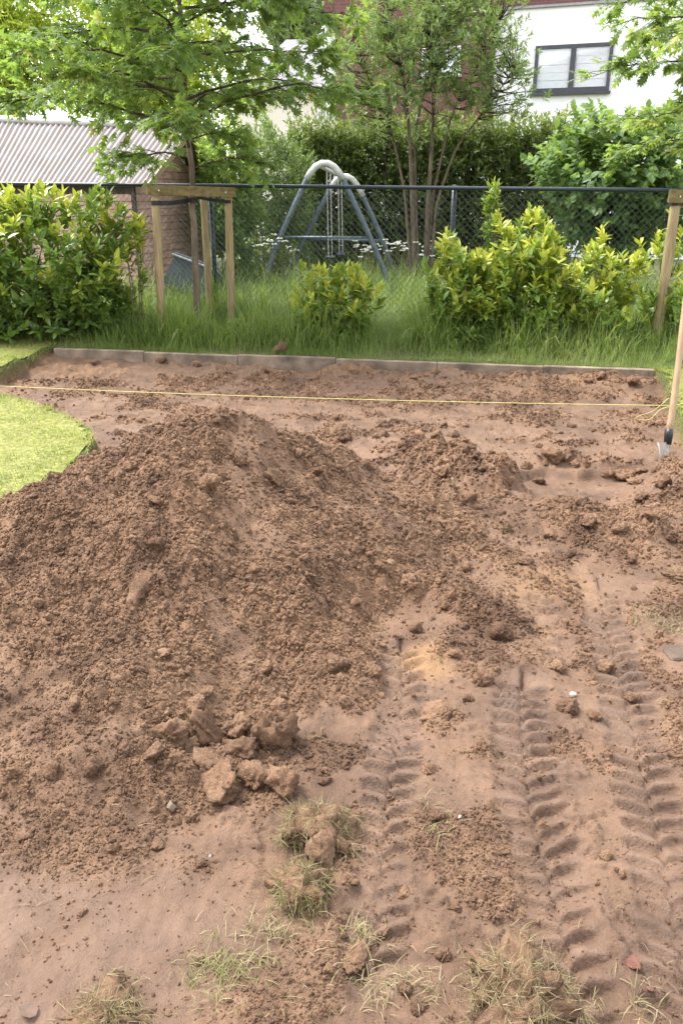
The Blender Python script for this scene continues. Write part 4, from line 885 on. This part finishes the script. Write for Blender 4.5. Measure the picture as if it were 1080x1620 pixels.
# ------------------------------------------------------------------ long grass and cow parsley
r = np.random.default_rng(81)
def strip(n, y0, y1, f): 
    x = r.uniform(-4.6, 4.9, n); k = r.random(n) ** f; y = kerb_y(x) + y0 + (y1 - y0) * k; m = np.abs(x) < 0.5 * y + 0.2; return x[m], y[m]
xa, ya = strip(34000, 0.04, 1.9, 1.2); xb, yb = strip(19000, 1.8, 7.5, 1.3); xc, yc = strip(6000, 0.035, 0.12, 1.0)
x = np.concatenate([xa, xb, xc]); y = np.concatenate([ya, yb, yc]); tall = sstep(0.02, 0.7, y - kerb_y(x)); cl = 0.7 + 0.6 * fbm(x, y, 1.3, 3, 9)
hg = (0.12 + 0.54 * tall) * np.clip(cl, 0.35, 1.4) * r.uniform(0.55, 1.15, len(x)); hg[-len(xc):] *= 0.9
grass('long_grass', np.stack([x, y, np.zeros(len(x)) - 0.01], -1), hg, 0.020, np.clip(0.42 + 0.3 * fbm(x, y, 0.9, 3, 12) + r.normal(0, 0.2, len(x)), 0, 1), M['grass'], None, 0.30, (0.4, 1.0, 1.7, 2.3), r)['label'] = 'tall uncut grass behind the concrete edging'
# cow parsley: thin stalks with flat white heads
for (pxa, pxb, pyv, Yv, cnt, lab) in ((560, 690, 392, 14.6, 60, 'white flowering cow parsley in the grass behind the swing frame'), (400, 470, 384, 12.9, 14, 'white flowering cow parsley beside the bright perennial clump')):
    root = thing('cow_parsley', on((pxa + pxb) / 2, pyv, Yv), lab, 'wildflowers'); root['kind'] = 'stuff'; A = Geo(); B = Geo()
    for i in range(cnt):
        p = at(r.uniform(pxa, pxb), pyv + r.normal(0, 7), Yv + r.normal(0, 0.35)); A.tube([(p[0] + r.normal(0, 0.05), p[1], 0), p], [0.005, 0.003], 4, False)
        for j in range(6):
            a = j * 1.05; q = p + np.array([0.035 * math.cos(a), 0.035 * math.sin(a), 0.02 + r.normal(0, 0.006)]); A.tube([p, q], 0.0015, 3, False); B.tube([q, q + (0, 0, 0.008)], [0.017, 0.013], 6)
    A.build('stalks', M['stem'], root)['kind'] = 'stuff'; B.build('flower_heads', M['umbel'], root)['kind'] = 'stuff'

# ------------------------------------------------------------------ builder's line
sa, sb = at(-120, 604.5, 6.52), at(1066, 641.5, 5.75)
G = Geo(); L = np.linspace(0, 1, 40); G.tube([sa + (sb - sa) * t - np.array([0, 0, 0.03 * 4 * t * (1 - t)]) for t in L], 0.0032, 6)
lp_ = [(1066, 641), (1058, 628), (1046, 640), (1030, 652), (1012, 657), (1003, 661), (1010, 664), (1026, 665), (1036, 656), (1042, 648), (1058, 643), (1090, 636)]
pts = []
for i, (a, b) in enumerate(lp_): pts.append(at(a, b, 5.75 - 0.02 * (i % 3)))
G2 = Geo(); G2.tube(smooth_path(pts, 60), 0.0024, 5)
ln = thing('builders_line', sb, 'thin yellow string line stretched across the pit', 'string'); G.build('line', M['string'], ln, True); G2.build('slack_loop', M['string'], ln, True)
# ------------------------------------------------------------------ shovel stuck in the soil
tip = at(1038, 748, 4.62); soc = at(1057, 690, 4.72); top = soc + (at(1086, 470, 4.95) - soc) * 1.35
sv = thing('shovel', tip, 'long handled shovel stuck upright in the soil by the string', 'shovel')
G = Geo(); G.tube([soc + (top - soc) * t + np.array([0.004 * math.sin(6 * t), 0, 0]) for t in np.linspace(0, 1, 14)], [0.0205 - 0.003 * t for t in np.linspace(0, 1, 14)], 12); G.build('handle', M['ash_wood'], sv, True)
hd = unit(top - soc); G = Geo(); G.tube([soc + hd * 0.045, soc + hd * 0.02, soc - hd * 0.05], [0.0245, 0.026, 0.023], 12); G.build('collar', M['black'], sv, True)
nb_ = 17; nl = 12; V = []; bw = np.array([0.62, 0.78, 0.0]); bw = unit(bw - hd * np.dot(bw, hd)); bn = np.cross(bw, hd); bd = unit(tip - soc)
for i in range(nl):
    t = i / (nl - 1); w = 0.075 * (math.sin(math.pi * min(1, 0.16 + t * 0.84) ** 0.75) ** 0.55) * (1 - 0.1 * t); c = soc - hd * 0.04 + bd * (0.27 * t) + bn * (0.045 * math.sin(math.pi * t))
    for j in range(nb_):
        s_ = -1 + 2 * j / (nb_ - 1); V.append(c + bw * w * s_ + bn * (-0.045 * s_ * s_ * (1 - 0.4 * t)))
V = np.array(V); ii = np.arange(nl * nb_).reshape(nl, nb_); F = np.stack([ii[:-1, :-1], ii[:-1, 1:], ii[1:, 1:], ii[1:, :-1]], -1).reshape(-1, 4)
bo = obj('blade', mesh('blade', V - tip, F, None, True), M['steel'], sv); so = bo.modifiers.new('thickness', 'SOLIDIFY'); so.thickness = 0.003
G = Geo(); G.tube([soc - hd * 0.045, soc - hd * 0.06 + bd * 0.02, soc + bd * 0.13 + bn * 0.045], [0.022, 0.02, 0.008], 10); G.build('socket', M['steel'], sv, True)

# ------------------------------------------------------------------ clods, crumbs, roots, turf
import bmesh
def ico(sub):
    bm = bmesh.new(); bmesh.ops.create_icosphere(bm, subdivisions=sub, radius=1); bm.verts.ensure_lookup_table()
    V = np.array([v.co[:] for v in bm.verts]); F = np.array([[v.index for v in f.verts] for f in bm.faces]); bm.free(); return V, F
def clod_shape(sub, seed, facets=9, rough=0.12):
    V, F = ico(sub); r = np.random.default_rng(seed); nrm = unit(r.normal(size=(facets, 3))); h = r.uniform(0.42, 0.9, facets)
    dots = V @ nrm.T; rad = np.min(np.where(dots > 0.05, h / np.maximum(dots, 0.05), 9), axis=1); rad = np.minimum(rad, 1.05); W = V * rad[:, None]
    if sub > 1:
        for f_, a_ in ((2.5, 0.5), (6, 0.6), (13, 0.65), (24, 0.55), (40, 0.3)):
            W = W + V * (rough * a_ * perlin(W[:, 0] + 0.7 * W[:, 2] + seed, W[:, 1] - 0.6 * W[:, 2], f_, seed))[:, None]
    return W, F
_ts = np.concatenate([np.linspace(0.9, 9, 500)])
def surf(px, py):                         # where a sight line meets the earth
    d = ray(px, py); t = (np.linspace(0.9, 9.0, 1400)) / d[1]; x, y, zz = d[0] * t, d[1] * t, CAM_H + d[2] * t; hh = H(x, y); k = np.argmax(zz <= hh)
    return np.array([x[k], y[k], hh[k]]), d[1] * 0 + t[k]
CL = [mesh('soil_clod', *clod_shape(4, 100 + i, 7 + i % 3, 0.24), None, True) for i in range(8)]
for m_ in CL: m_.materials.append(M['clod'])
r = np.random.default_rng(91)
def clod(px, py, w, h=None, d=None, label=None, group=None, rot=None, sink=0.2):
    p, t = surf(px, py); sc = t / FPX; w = w * sc / 2; h = (h * sc / 2) if h else w * r.uniform(0.6, 0.9); d = (d * sc / 2) if d else w * r.uniform(0.7, 1.0)
    o = obj('soil_clod', CL[r.integers(0, 8)], M['clod']); o.location = (p[0], p[1] + d * 0.3, p[2] + h * (1 - 2 * sink) * 0.8); o.scale = (w * 1.1, d * 1.1, h * 1.15)
    o.rotation_euler = rot if rot else (r.normal(0, 0.3), r.normal(0, 0.3), r.random() * 6.28)
    return tag(o, label, 'soil clod', group)
clod(430, 1185, 66, 96, 48, 'tall flat faced soil clod, largest of those at the front foot of the heap', None, (0.1, 0.15, 0.3))
clod(322, 1175, 54, 72, 46, 'upright narrow soil clod leaning at the front foot of the heap', None, (0.0, -0.1, 0.6))
clod(352, 1255, 92, 58, 60, 'broad clod with hanging roots lying in front of the heap')
clod(450, 1257, 64, 56, 52, 'blocky soil clod with a flat top at the right end of the front row')
clod(402, 1250, 54, 42, 42, 'small soil clod wedged between the broad rooty clod and the blocky one')
clod(225, 945, 44, 40, 95, 'long slumped slab of soil half way up the heap', None, (0.42, 0.1, 0.1), 0.50)
clod(537, 697, 36, 32, 30, 'dark clod sitting alone on the right shoulder of the heap')
clod(875, 730, 34, 26, 30, 'lumpy clod on the step above the scraped strip')
clod(985, 758, 36, 24, 30, 'rounded clod at the end of the scraped strip below the shovel')
clod(790, 1012, 34, 32, 30, 'lone dark clod at the edge of the smooth wheel path')
clod(897, 1128, 30, 32, 26, 'small dark clod beside the white fragment')
clod(442, 566, 34, 26, 26, 'dark earth lump lying on the concrete edging')
clod(692, 1138, 50, 22, 40, 'flat soil flake beside the wheel rut')
clod(562, 1522, 52, 20, 40, 'flat soil flake between the turf clumps')
big = [(385, 1195, 56), (268, 1172, 62), (330, 1214, 56), (300, 1190, 44), (375, 1160, 44), (305, 1120, 40), (325, 1100, 30), (440, 1120, 26), (530, 1055, 36), (298, 1000, 30), (155, 1074, 28), (256, 1040, 26), (240, 1200, 34), (196, 1190, 30), (150, 1218, 34), (80, 1228, 30), (25, 1228, 30), (360, 1160, 30), (470, 1180, 26), (515, 1240, 22), (300, 1065, 22), (420, 1060, 22), (120, 1120, 26), (60, 1150, 26), (180, 1110, 24), (340, 1060, 20), (545, 1115, 24), (590, 1070, 24), (330, 775, 36), (432, 762, 34), (250, 800, 26), (380, 730, 26), (200, 745, 24), (290, 665, 24), (345, 672, 20), (470, 720, 22), (500, 750, 24), (580, 740, 22), (130, 800, 24), (70, 830, 20), (480, 885, 20), (400, 905, 18), (560, 960, 22), (60, 960, 20), (140, 970, 24), (250, 870, 34), (350, 950, 18), (600, 900, 22)]
for (a, b, c) in big:
    l, g_ = (('loose crumbly soil clod near the crest of the heap', 'clods near the crest') if b < 830 else ('loose crumbly soil clod half way down the front slope of the heap', 'clods half way down the heap') if b < 1090 else
             ('blocky soil clod in the tumbled cluster at the front foot of the heap', 'clods in the front cluster') if a > 255 else ('small soil clod in the spilled foot of the heap well left of the front cluster', 'clods in the spilled foot'))
    clod(a, b, c, label=l, group=g_, sink=0.38)
rubl = [(893, 728, 22), (908, 736, 18), (862, 736, 16), (962, 752, 20), (1005, 765, 26), (1015, 748, 20), (690, 690, 18), (755, 725, 20), (805, 765, 18), (640, 760, 18), (665, 690, 22), (700, 752, 26), (742, 790, 22), (852, 766, 20), (925, 735, 22), (835, 742, 22), (715, 690, 20), (740, 715, 22), (765, 745, 20), (650, 925, 36), (832, 892, 26), (760, 1082, 34), (700, 960, 26), (740, 900, 24), (690, 850, 22), (640, 800, 22), (780, 860, 22), (870, 850, 22), (930, 830, 24), (980, 840, 26), (1030, 820, 26), (1050, 770, 30), (1060, 850, 26), (1000, 890, 24), (900, 880, 20), (860, 920, 20), (1020, 790, 24), (720, 1040, 24), (660, 1000, 22), (610, 690, 14), (595, 692, 12)]
for (a, b, c) in rubl:
    l, g_ = (('loose clod in the churned soil close below the shovel', 'clods below the shovel') if a > 940 else ('loose clod on the low ridge behind the big heap', 'clods on the low ridge') if b < 800 and a < 830 else
             ('loose clod on the step beside the scraped strip', 'clods by the scraped strip') if b < 800 else ('loose clod in the churned soil between heap and wheel path', 'clods in the churned soil'))
    clod(a, b, c, label=l, group=g_, sink=0.42)
flat_ = [(680, 1222, 26), (1000, 1110, 22), (940, 1140, 22), (880, 1060, 26), (960, 1060, 26), (740, 1110, 18), (250, 1345, 26), (180, 1350, 30), (320, 1370, 18), (640, 1420, 24), (690, 1300, 24), (760, 1180, 18), (960, 1360, 20), (985, 1390, 16), (720, 1440, 20), (300, 1300, 20), (560, 1400, 18), (40, 1330, 20), (130, 1450, 18), (520, 1545, 22), (640, 1570, 26), (610, 1480, 22), (700, 1520, 30), (660, 1600, 30)]
for (a, b, c) in flat_:
    l, g_ = (('small soil clod on the mud in front of the heap', 'clods on the mud before the heap') if a < 500 else ('small soil clod among the turf clumps and dry grass', 'clods among the turf') if b > 1390 else ('small soil clod on the ground between the wheel ruts', 'clods between the ruts'))
    clod(a, b, c, label=l, group=g_, sink=0.36)
pitc = [(190, 565, 14), (255, 572, 16), (310, 580, 18), (150, 578, 16), (345, 600, 14), (420, 590, 12), (500, 600, 14), (560, 590, 16), (620, 605, 16), (690, 590, 14), (760, 600, 14), (700, 612, 14), (820, 612, 12), (655, 600, 12), (880, 600, 12), (930, 605, 14), (380, 562, 14), (735, 675, 14), (905, 676, 14), (850, 706, 16), (815, 640, 12), (530, 664, 14), (620, 640, 10), (950, 600, 18), (1000, 608, 22)]
for (a, b, c) in pitc:
    l, g_ = (('small earth lump on the pit floor along the concrete edging', 'lumps along the edging') if b < 618 else ('small earth lump in the open middle of the pit floor', 'lumps in mid pit'))
    clod(a, b, c, label=l, group=g_, sink=0.36)

# crumbs too many to count
def crumb_cloud(name, n, seed, s0, s1, label, dens, x_lim=0.52, flat=0.6):
    """loose grains: each point carries a turned, unevenly scaled copy of one ragged grain"""
    r = np.random.default_rng(seed); m = n * 4; yy = 0.95 * (7.4 / 0.95) ** (r.random(m)); xx = r.uniform(-1, 1, m) * (0.46 * yy + 0.75)
    zq, cr, wt, tn_, gr, lo = land(xx, yy); k = (r.random(m) < dens(cr, lo, xx, yy)) & (gr < 0.2); xx, yy, zq = xx[k][:n], yy[k][:n], zq[k][:n]; m = len(xx)
    s = s0 * (s1 / s0) ** (r.random(m) ** 2.0) * np.clip(0.30 + 0.28 * yy, 0.6, 1.7)
    me = bpy.data.meshes.new(name); me.vertices.add(m); me.vertices.foreach_set('co', np.stack([xx, yy, zq + 0.15 * s], -1).astype(np.float32).ravel())
    a = me.attributes.new('turn', 'FLOAT_VECTOR', 'POINT'); a.data.foreach_set('vector', (r.random((m, 3)) * 6.28).astype(np.float32).ravel())
    a = me.attributes.new('size', 'FLOAT_VECTOR', 'POINT'); a.data.foreach_set('vector', (s[:, None] * r.uniform([0.7, 0.5, 0.35], [1.3, 1.0, 0.8], (m, 3))).astype(np.float32).ravel())
    o = obj(name, me, None); o.data.materials.append(M['clod'])
    ng = bpy.data.node_groups.new(name, 'GeometryNodeTree'); ng.interface.new_socket('Geometry', in_out='INPUT', socket_type='NodeSocketGeometry'); ng.interface.new_socket('Geometry', in_out='OUTPUT', socket_type='NodeSocketGeometry')
    gi, go = ng.nodes.new('NodeGroupInput'), ng.nodes.new('NodeGroupOutput')
    ic = ng.nodes.new('GeometryNodeMeshIcoSphere'); ic.inputs['Radius'].default_value = 1; ic.inputs['Subdivisions'].default_value = 2
    nz = ng.nodes.new('ShaderNodeTexNoise'); nz.inputs['Scale'].default_value = 1.6 + 0.1 * seed; nz.inputs['Detail'].default_value = 3
    vm = ng.nodes.new('ShaderNodeVectorMath'); vm.operation = 'SUBTRACT'; vm.inputs[1].default_value = (0.5, 0.5, 0.5)
    vs = ng.nodes.new('ShaderNodeVectorMath'); vs.operation = 'SCALE'; vs.inputs['Scale'].default_value = 1.7
    sp = ng.nodes.new('GeometryNodeSetPosition'); sm = ng.nodes.new('GeometryNodeSetMaterial'); sm.inputs['Material'].default_value = M['clod']
    ip = ng.nodes.new('GeometryNodeInstanceOnPoints')
    def named(nm):
        q = ng.nodes.new('GeometryNodeInputNamedAttribute'); q.data_type = 'FLOAT_VECTOR'; q.inputs['Name'].default_value = nm; return q.outputs['Attribute']
    e2r = ng.nodes.new('FunctionNodeEulerToRotation'); L = ng.links.new
    L(ic.outputs['Mesh'], sp.inputs['Geometry']); L(nz.outputs['Color'], vm.inputs[0]); L(vm.outputs[0], vs.inputs[0]); L(vs.outputs[0], sp.inputs['Offset']); L(sp.outputs[0], sm.inputs[0])
    L(gi.outputs[0], ip.inputs['Points']); L(sm.outputs[0], ip.inputs['Instance']); L(named('turn'), e2r.inputs[0]); L(e2r.outputs[0], ip.inputs['Rotation']); L(named('size'), ip.inputs['Scale']); L(ip.outputs[0], go.inputs[0])
    md = o.modifiers.new('grains', 'NODES'); md.node_group = ng
    return tag(o, label, kind='stuff')
crumb_cloud('soil_crumbs', 4600, 4, 0.006, 0.019, 'coarse crumbs of loose brown soil', lambda cr, lo, x, y: 0.008 + 0.6 * cr)
crumb_cloud('fine_soil_crumbs', 86000, 1, 0.0026, 0.011, 'fine crumbs of loose brown soil on the heap', lambda cr, lo, x, y: 0.006 + 0.95 * cr ** 1.5)
crumb_cloud('soil_grains', 86000, 2, 0.0024, 0.008, 'smallest grains of loose brown soil', lambda cr, lo, x, y: 0.02 + 0.95 * cr ** 1.3)
crumb_cloud('mud_flakes', 3000, 3, 0.003, 0.010, 'scattered flakes of mud on the flat ground', lambda cr, lo, x, y: (0.15 + 0.85 * (fbm(x, y, 5, 3, 15) > 0.1)) * (lo < 0.2) * (y < 4.5))
def fibres(name, n, seed, l0, l1, wid, dens, mat, label, tlo, thi, lift=0.004, bend=(0.8, 1.9, 2.8)):
    r = np.random.default_rng(seed); yy = 0.95 * (6.5 / 0.95) ** r.random(n * 5); xx = r.uniform(-1, 1, n * 5) * (0.46 * yy + 0.36)
    zq, cr, wt, tn_, gr, lo = land(xx, yy); k = (r.random(n * 5) < dens(cr, lo, xx, yy)) & (gr < 0.2); xx, yy, zq = xx[k][:n], yy[k][:n], zq[k][:n]; m = len(xx)
    return tag(grass(name, np.stack([xx, yy, zq + lift], -1), r.uniform(l0, l1, m), wid, r.uniform(tlo, thi, m), mat, None, 2.6, bend, r), label)
fibres('root_fibres', 9000, 7, 0.010, 0.04, 0.028, lambda cr, lo, x, y: 0.05 + 0.35 * cr, M['straw'], 'fine pale roots in the loose soil', 0.0, 0.55)
fibres('straw_bits', 800, 8, 0.015, 0.055, 0.035, lambda cr, lo, x, y: 0.25 * (y < 2.3), M['straw'], 'dry grass stalks trodden into the mud', 0.2, 0.85)

# turf clumps
def turf(px, py, w, h, d, nblade, label, tone=(0.4, 1.0), hl=(0.02, 0.055), ball=None, seed=0, name='turf_clump'):
    r = np.random.default_rng(seed); p, t = surf(px, py); sc = t / FPX; w, h, d = w * sc / 2, h * sc / 2, d * sc / 2; root = thing(name, p, label, 'turf')
    V, F = clod_shape(4, 500 + seed, 12, 0.40); V[:, :2] *= (1 + 0.45 * perlin(V[:, 0] * 1.0, V[:, 1], 1.7, seed + 60))[:, None]; V = V * np.array([w, d, h]) * 1.05 + np.array([0, 0, h * 0.2]); o = obj('soil', mesh('soil', V, F, None, True), M['clod'], root)
    q = V[r.integers(0, len(V), nblade)]; up = unit(q - np.array([0, 0, h * 0.1])); k = (up[:, 2] > -0.1) & (fbm(q[:, 0] + p[0], q[:, 1] + q[:, 2], 28, 2, seed + 9) > -0.35); q, up = q[k], up[k]
    if ball:                              # bare earth showing
        bx = np.array(ball[:3]); k = np.linalg.norm(q - bx * np.array([w, d, h]), axis=1) > ball[3] * w; q, up = q[k], up[k]
        Vb, Fb = clod_shape(4, 540 + seed, 9, 0.2); obj('bare_earth', mesh('bare_earth', Vb * w * ball[3] + bx * np.array([w, d, h]), Fb, None, True), M['clod'], root)
    m = len(q); dd = up * 0.35 + r.normal(0, 0.6, (m, 3)) + np.array([0, -0.35, -0.1]); tn = r.uniform(*tone, m); s = r.uniform(*hl, m); Vs = []; Fs = []; b = 0; Ts = []
    sel = r.integers(0, 3, m)
    for j, be in enumerate((0.6, 1.4, 2.2)):
        z_ = sel == j; Vv, Ff, kk = spread(T_blade(0.035, be, 3), q[z_], frames(dd[z_], r.normal(size=(z_.sum(), 3))), s[z_]); Vs.append(Vv); Fs.append(Ff + b); b += len(Vv); Ts.append(np.repeat(tn[z_], kk))
    go = obj('grass_blades', mesh('grass_blades', np.concatenate(Vs), np.concatenate(Fs), dict(tone=np.concatenate(Ts))), M['turf'], root); go['kind'] = 'stuff'; return root
M['turf'] = leaf_mat('turf_blade', [(0.0, (0.12, 0.15, 0.04)), (0.4, (0.20, 0.185, 0.075)), (0.7, (0.255, 0.205, 0.11)), (1.0, (0.32, 0.26, 0.155))], 0.6, 0.2, 0.25, True)
turf(490, 1330, 118, 84, 110, 4200, 'overturned turf clump with a dark earth ball on its side', (0.35, 1.0), ball=(0.28, -0.75, 0.5, 0.50), seed=1)
turf(478, 1418, 84, 56, 70, 2000, 'green tufted turf piece just in front of the earth ball clump', (0.1, 0.8), seed=2)
turf(808, 1590, 150, 110, 150, 5200, 'big straw coloured turf clump at the foot of the wheel ruts', (0.5, 1.0), seed=3)
turf(165, 1612, 170, 50, 100, 2600, 'flat straw coloured turf scrap beside the bare wet mud', (0.4, 1.0), hl=(0.02, 0.055), seed=4)
turf(800, 842, 18, 22, 18, 60, 'tiny bright green sprig growing on the churned soil', (0.0, 0.35), hl=(0.03, 0.06), seed=5)
turf(1070, 915, 70, 30, 50, 260, 'greenish turf scrap at the edge of the wheel path', (0.15, 0.8), seed=6)
def tufts(name, cx, cy, rx, ry, n, seed, tone, label, hl=(0.02, 0.055)):
    r = np.random.default_rng(seed); p, t = surf(cx, cy); a = r.normal(0, 0.5, (n, 2)); x = p[0] + a[:, 0] * rx; y = p[1] + a[:, 1] * ry; k = fbm(x, y, 16, 2, seed) > -0.1; x, y = x[k], y[k]
    tag(grass(name, np.stack([x, y, H(x, y) + 0.001], -1), r.uniform(*hl, len(x)), 0.05, r.uniform(*tone, len(x)), M['turf'], None, 0.9, (0.6, 1.4, 2.2), r), label)
tufts('sparse_grass', 350, 1545, 0.09, 0.09, 330, 1, (0.0, 0.7), 'sparse green grass left in the mud')
tufts('sparse_grass', 430, 1490, 0.10, 0.08, 330, 2, (0.3, 1.0), 'straw coloured grass left in the mud')
tufts('sparse_grass', 575, 1480, 0.06, 0.06, 160, 3, (0.3, 1.0), 'straw coloured grass left in the mud by the rut')
tufts('sparse_grass', 610, 1560, 0.14, 0.08, 330, 4, (0.4, 1.0), 'dry grass trodden between the turf clumps')
tufts('sparse_grass', 690, 1300, 0.05, 0.10, 120, 5, (0.4, 1.0), 'dry grass beside the wheel rut')
tufts('sparse_grass', 1050, 985, 0.16, 0.10, 420, 6, (0.3, 1.0), 'yellowed grass along the edge of the wheel path')
tufts('sparse_grass', 990, 1590, 0.10, 0.08, 140, 7, (0.3, 1.0), 'dry grass by the broken brick')
# brick and white fragments, buried slab, dead leaves
def shard(name, px, py, w, h, mat, label, cat, seed, flat_=0.5):
    p, t = surf(px, py); s = t / FPX / 2; V, F = clod_shape(3, 700 + seed, 7, 0.05); o = obj(name, mesh(name, V * np.array([w * s, w * s * 0.8, h * s]), F), M[mat]); o.location = (p[0], p[1], p[2] + h * s * 0.25); o.rotation_euler = (0.2, 0.1, seed * 1.3); return tag(o, label, cat)
shard('brick_fragment', 1000, 1526, 34, 16, 'red_brick', 'larger red brick fragment half buried in the wheel path', 'brick', 1)
shard('brick_fragment', 1026, 1572, 14, 8, 'red_brick', 'small orange brick chip in the dry grass', 'brick', 2)
shard('plastic_scrap', 905, 1101, 14, 10, 'white_shard', 'white scrap beside a dark clod on the wheel path', 'scrap', 3)
shard('pebble', 332, 1357, 7, 5, 'white_shard', 'tiny white pebble on the mud in front of the heap', 'pebble', 4)
shard('pebble', 728, 1296, 8, 5, 'white_shard', 'pale pebble between the two wheel ruts', 'pebble', 5)
shard('pebble', 270, 1276, 22, 14, 'kerb', 'buff stone in the mud at the foot of the heap', 'pebble', 6)
shard('pebble', 620, 1419, 10, 7, 'dead_leaf', 'little yellowish stone in the narrow wheel rut', 'pebble', 7)
p, t = surf(1072, 1036); G = Geo(); G.box((p[0] + 0.06, p[1], p[2] + 0.0), (0.22, 0.10, 0.03), (unit(np.array([1, 0.05, 0])), unit(np.array([-0.05, 1, 0])), ZU), 0.006); tag(G.build('paving_slab', M['slab']), 'grey slab half sunk at the edge of the wheel path', 'slab')
def dry_leaf(px, py, w, rot, label):
    p, t = surf(px, py); s = w * t / FPX; V, F = T_round(0.75); o = obj('dead_leaf', mesh('dead_leaf', (V - np.array([0, 0.5, 0])) * s, F), M['dead_leaf']); o.location = (p[0], p[1], p[2] + 0.012); o.rotation_euler = (0.25, 0.1, rot); tag(o, label, 'leaf')
dry_leaf(45, 1606, 34, 1.2, 'pinkish brown dead leaf on the wet mud')
# stick poking out of the soil
p, t = surf(722, 775); G = Geo(); G.tube([p + (0, 0.02, -0.02), p + (-0.015, 0.0, 0.03), p + (-0.03, -0.01, 0.075)], [0.009, 0.008, 0.006], 8); tag(G.build('wooden_stick', M['stake'], None, True), 'short pale stick poking out of the churned soil', 'stick')
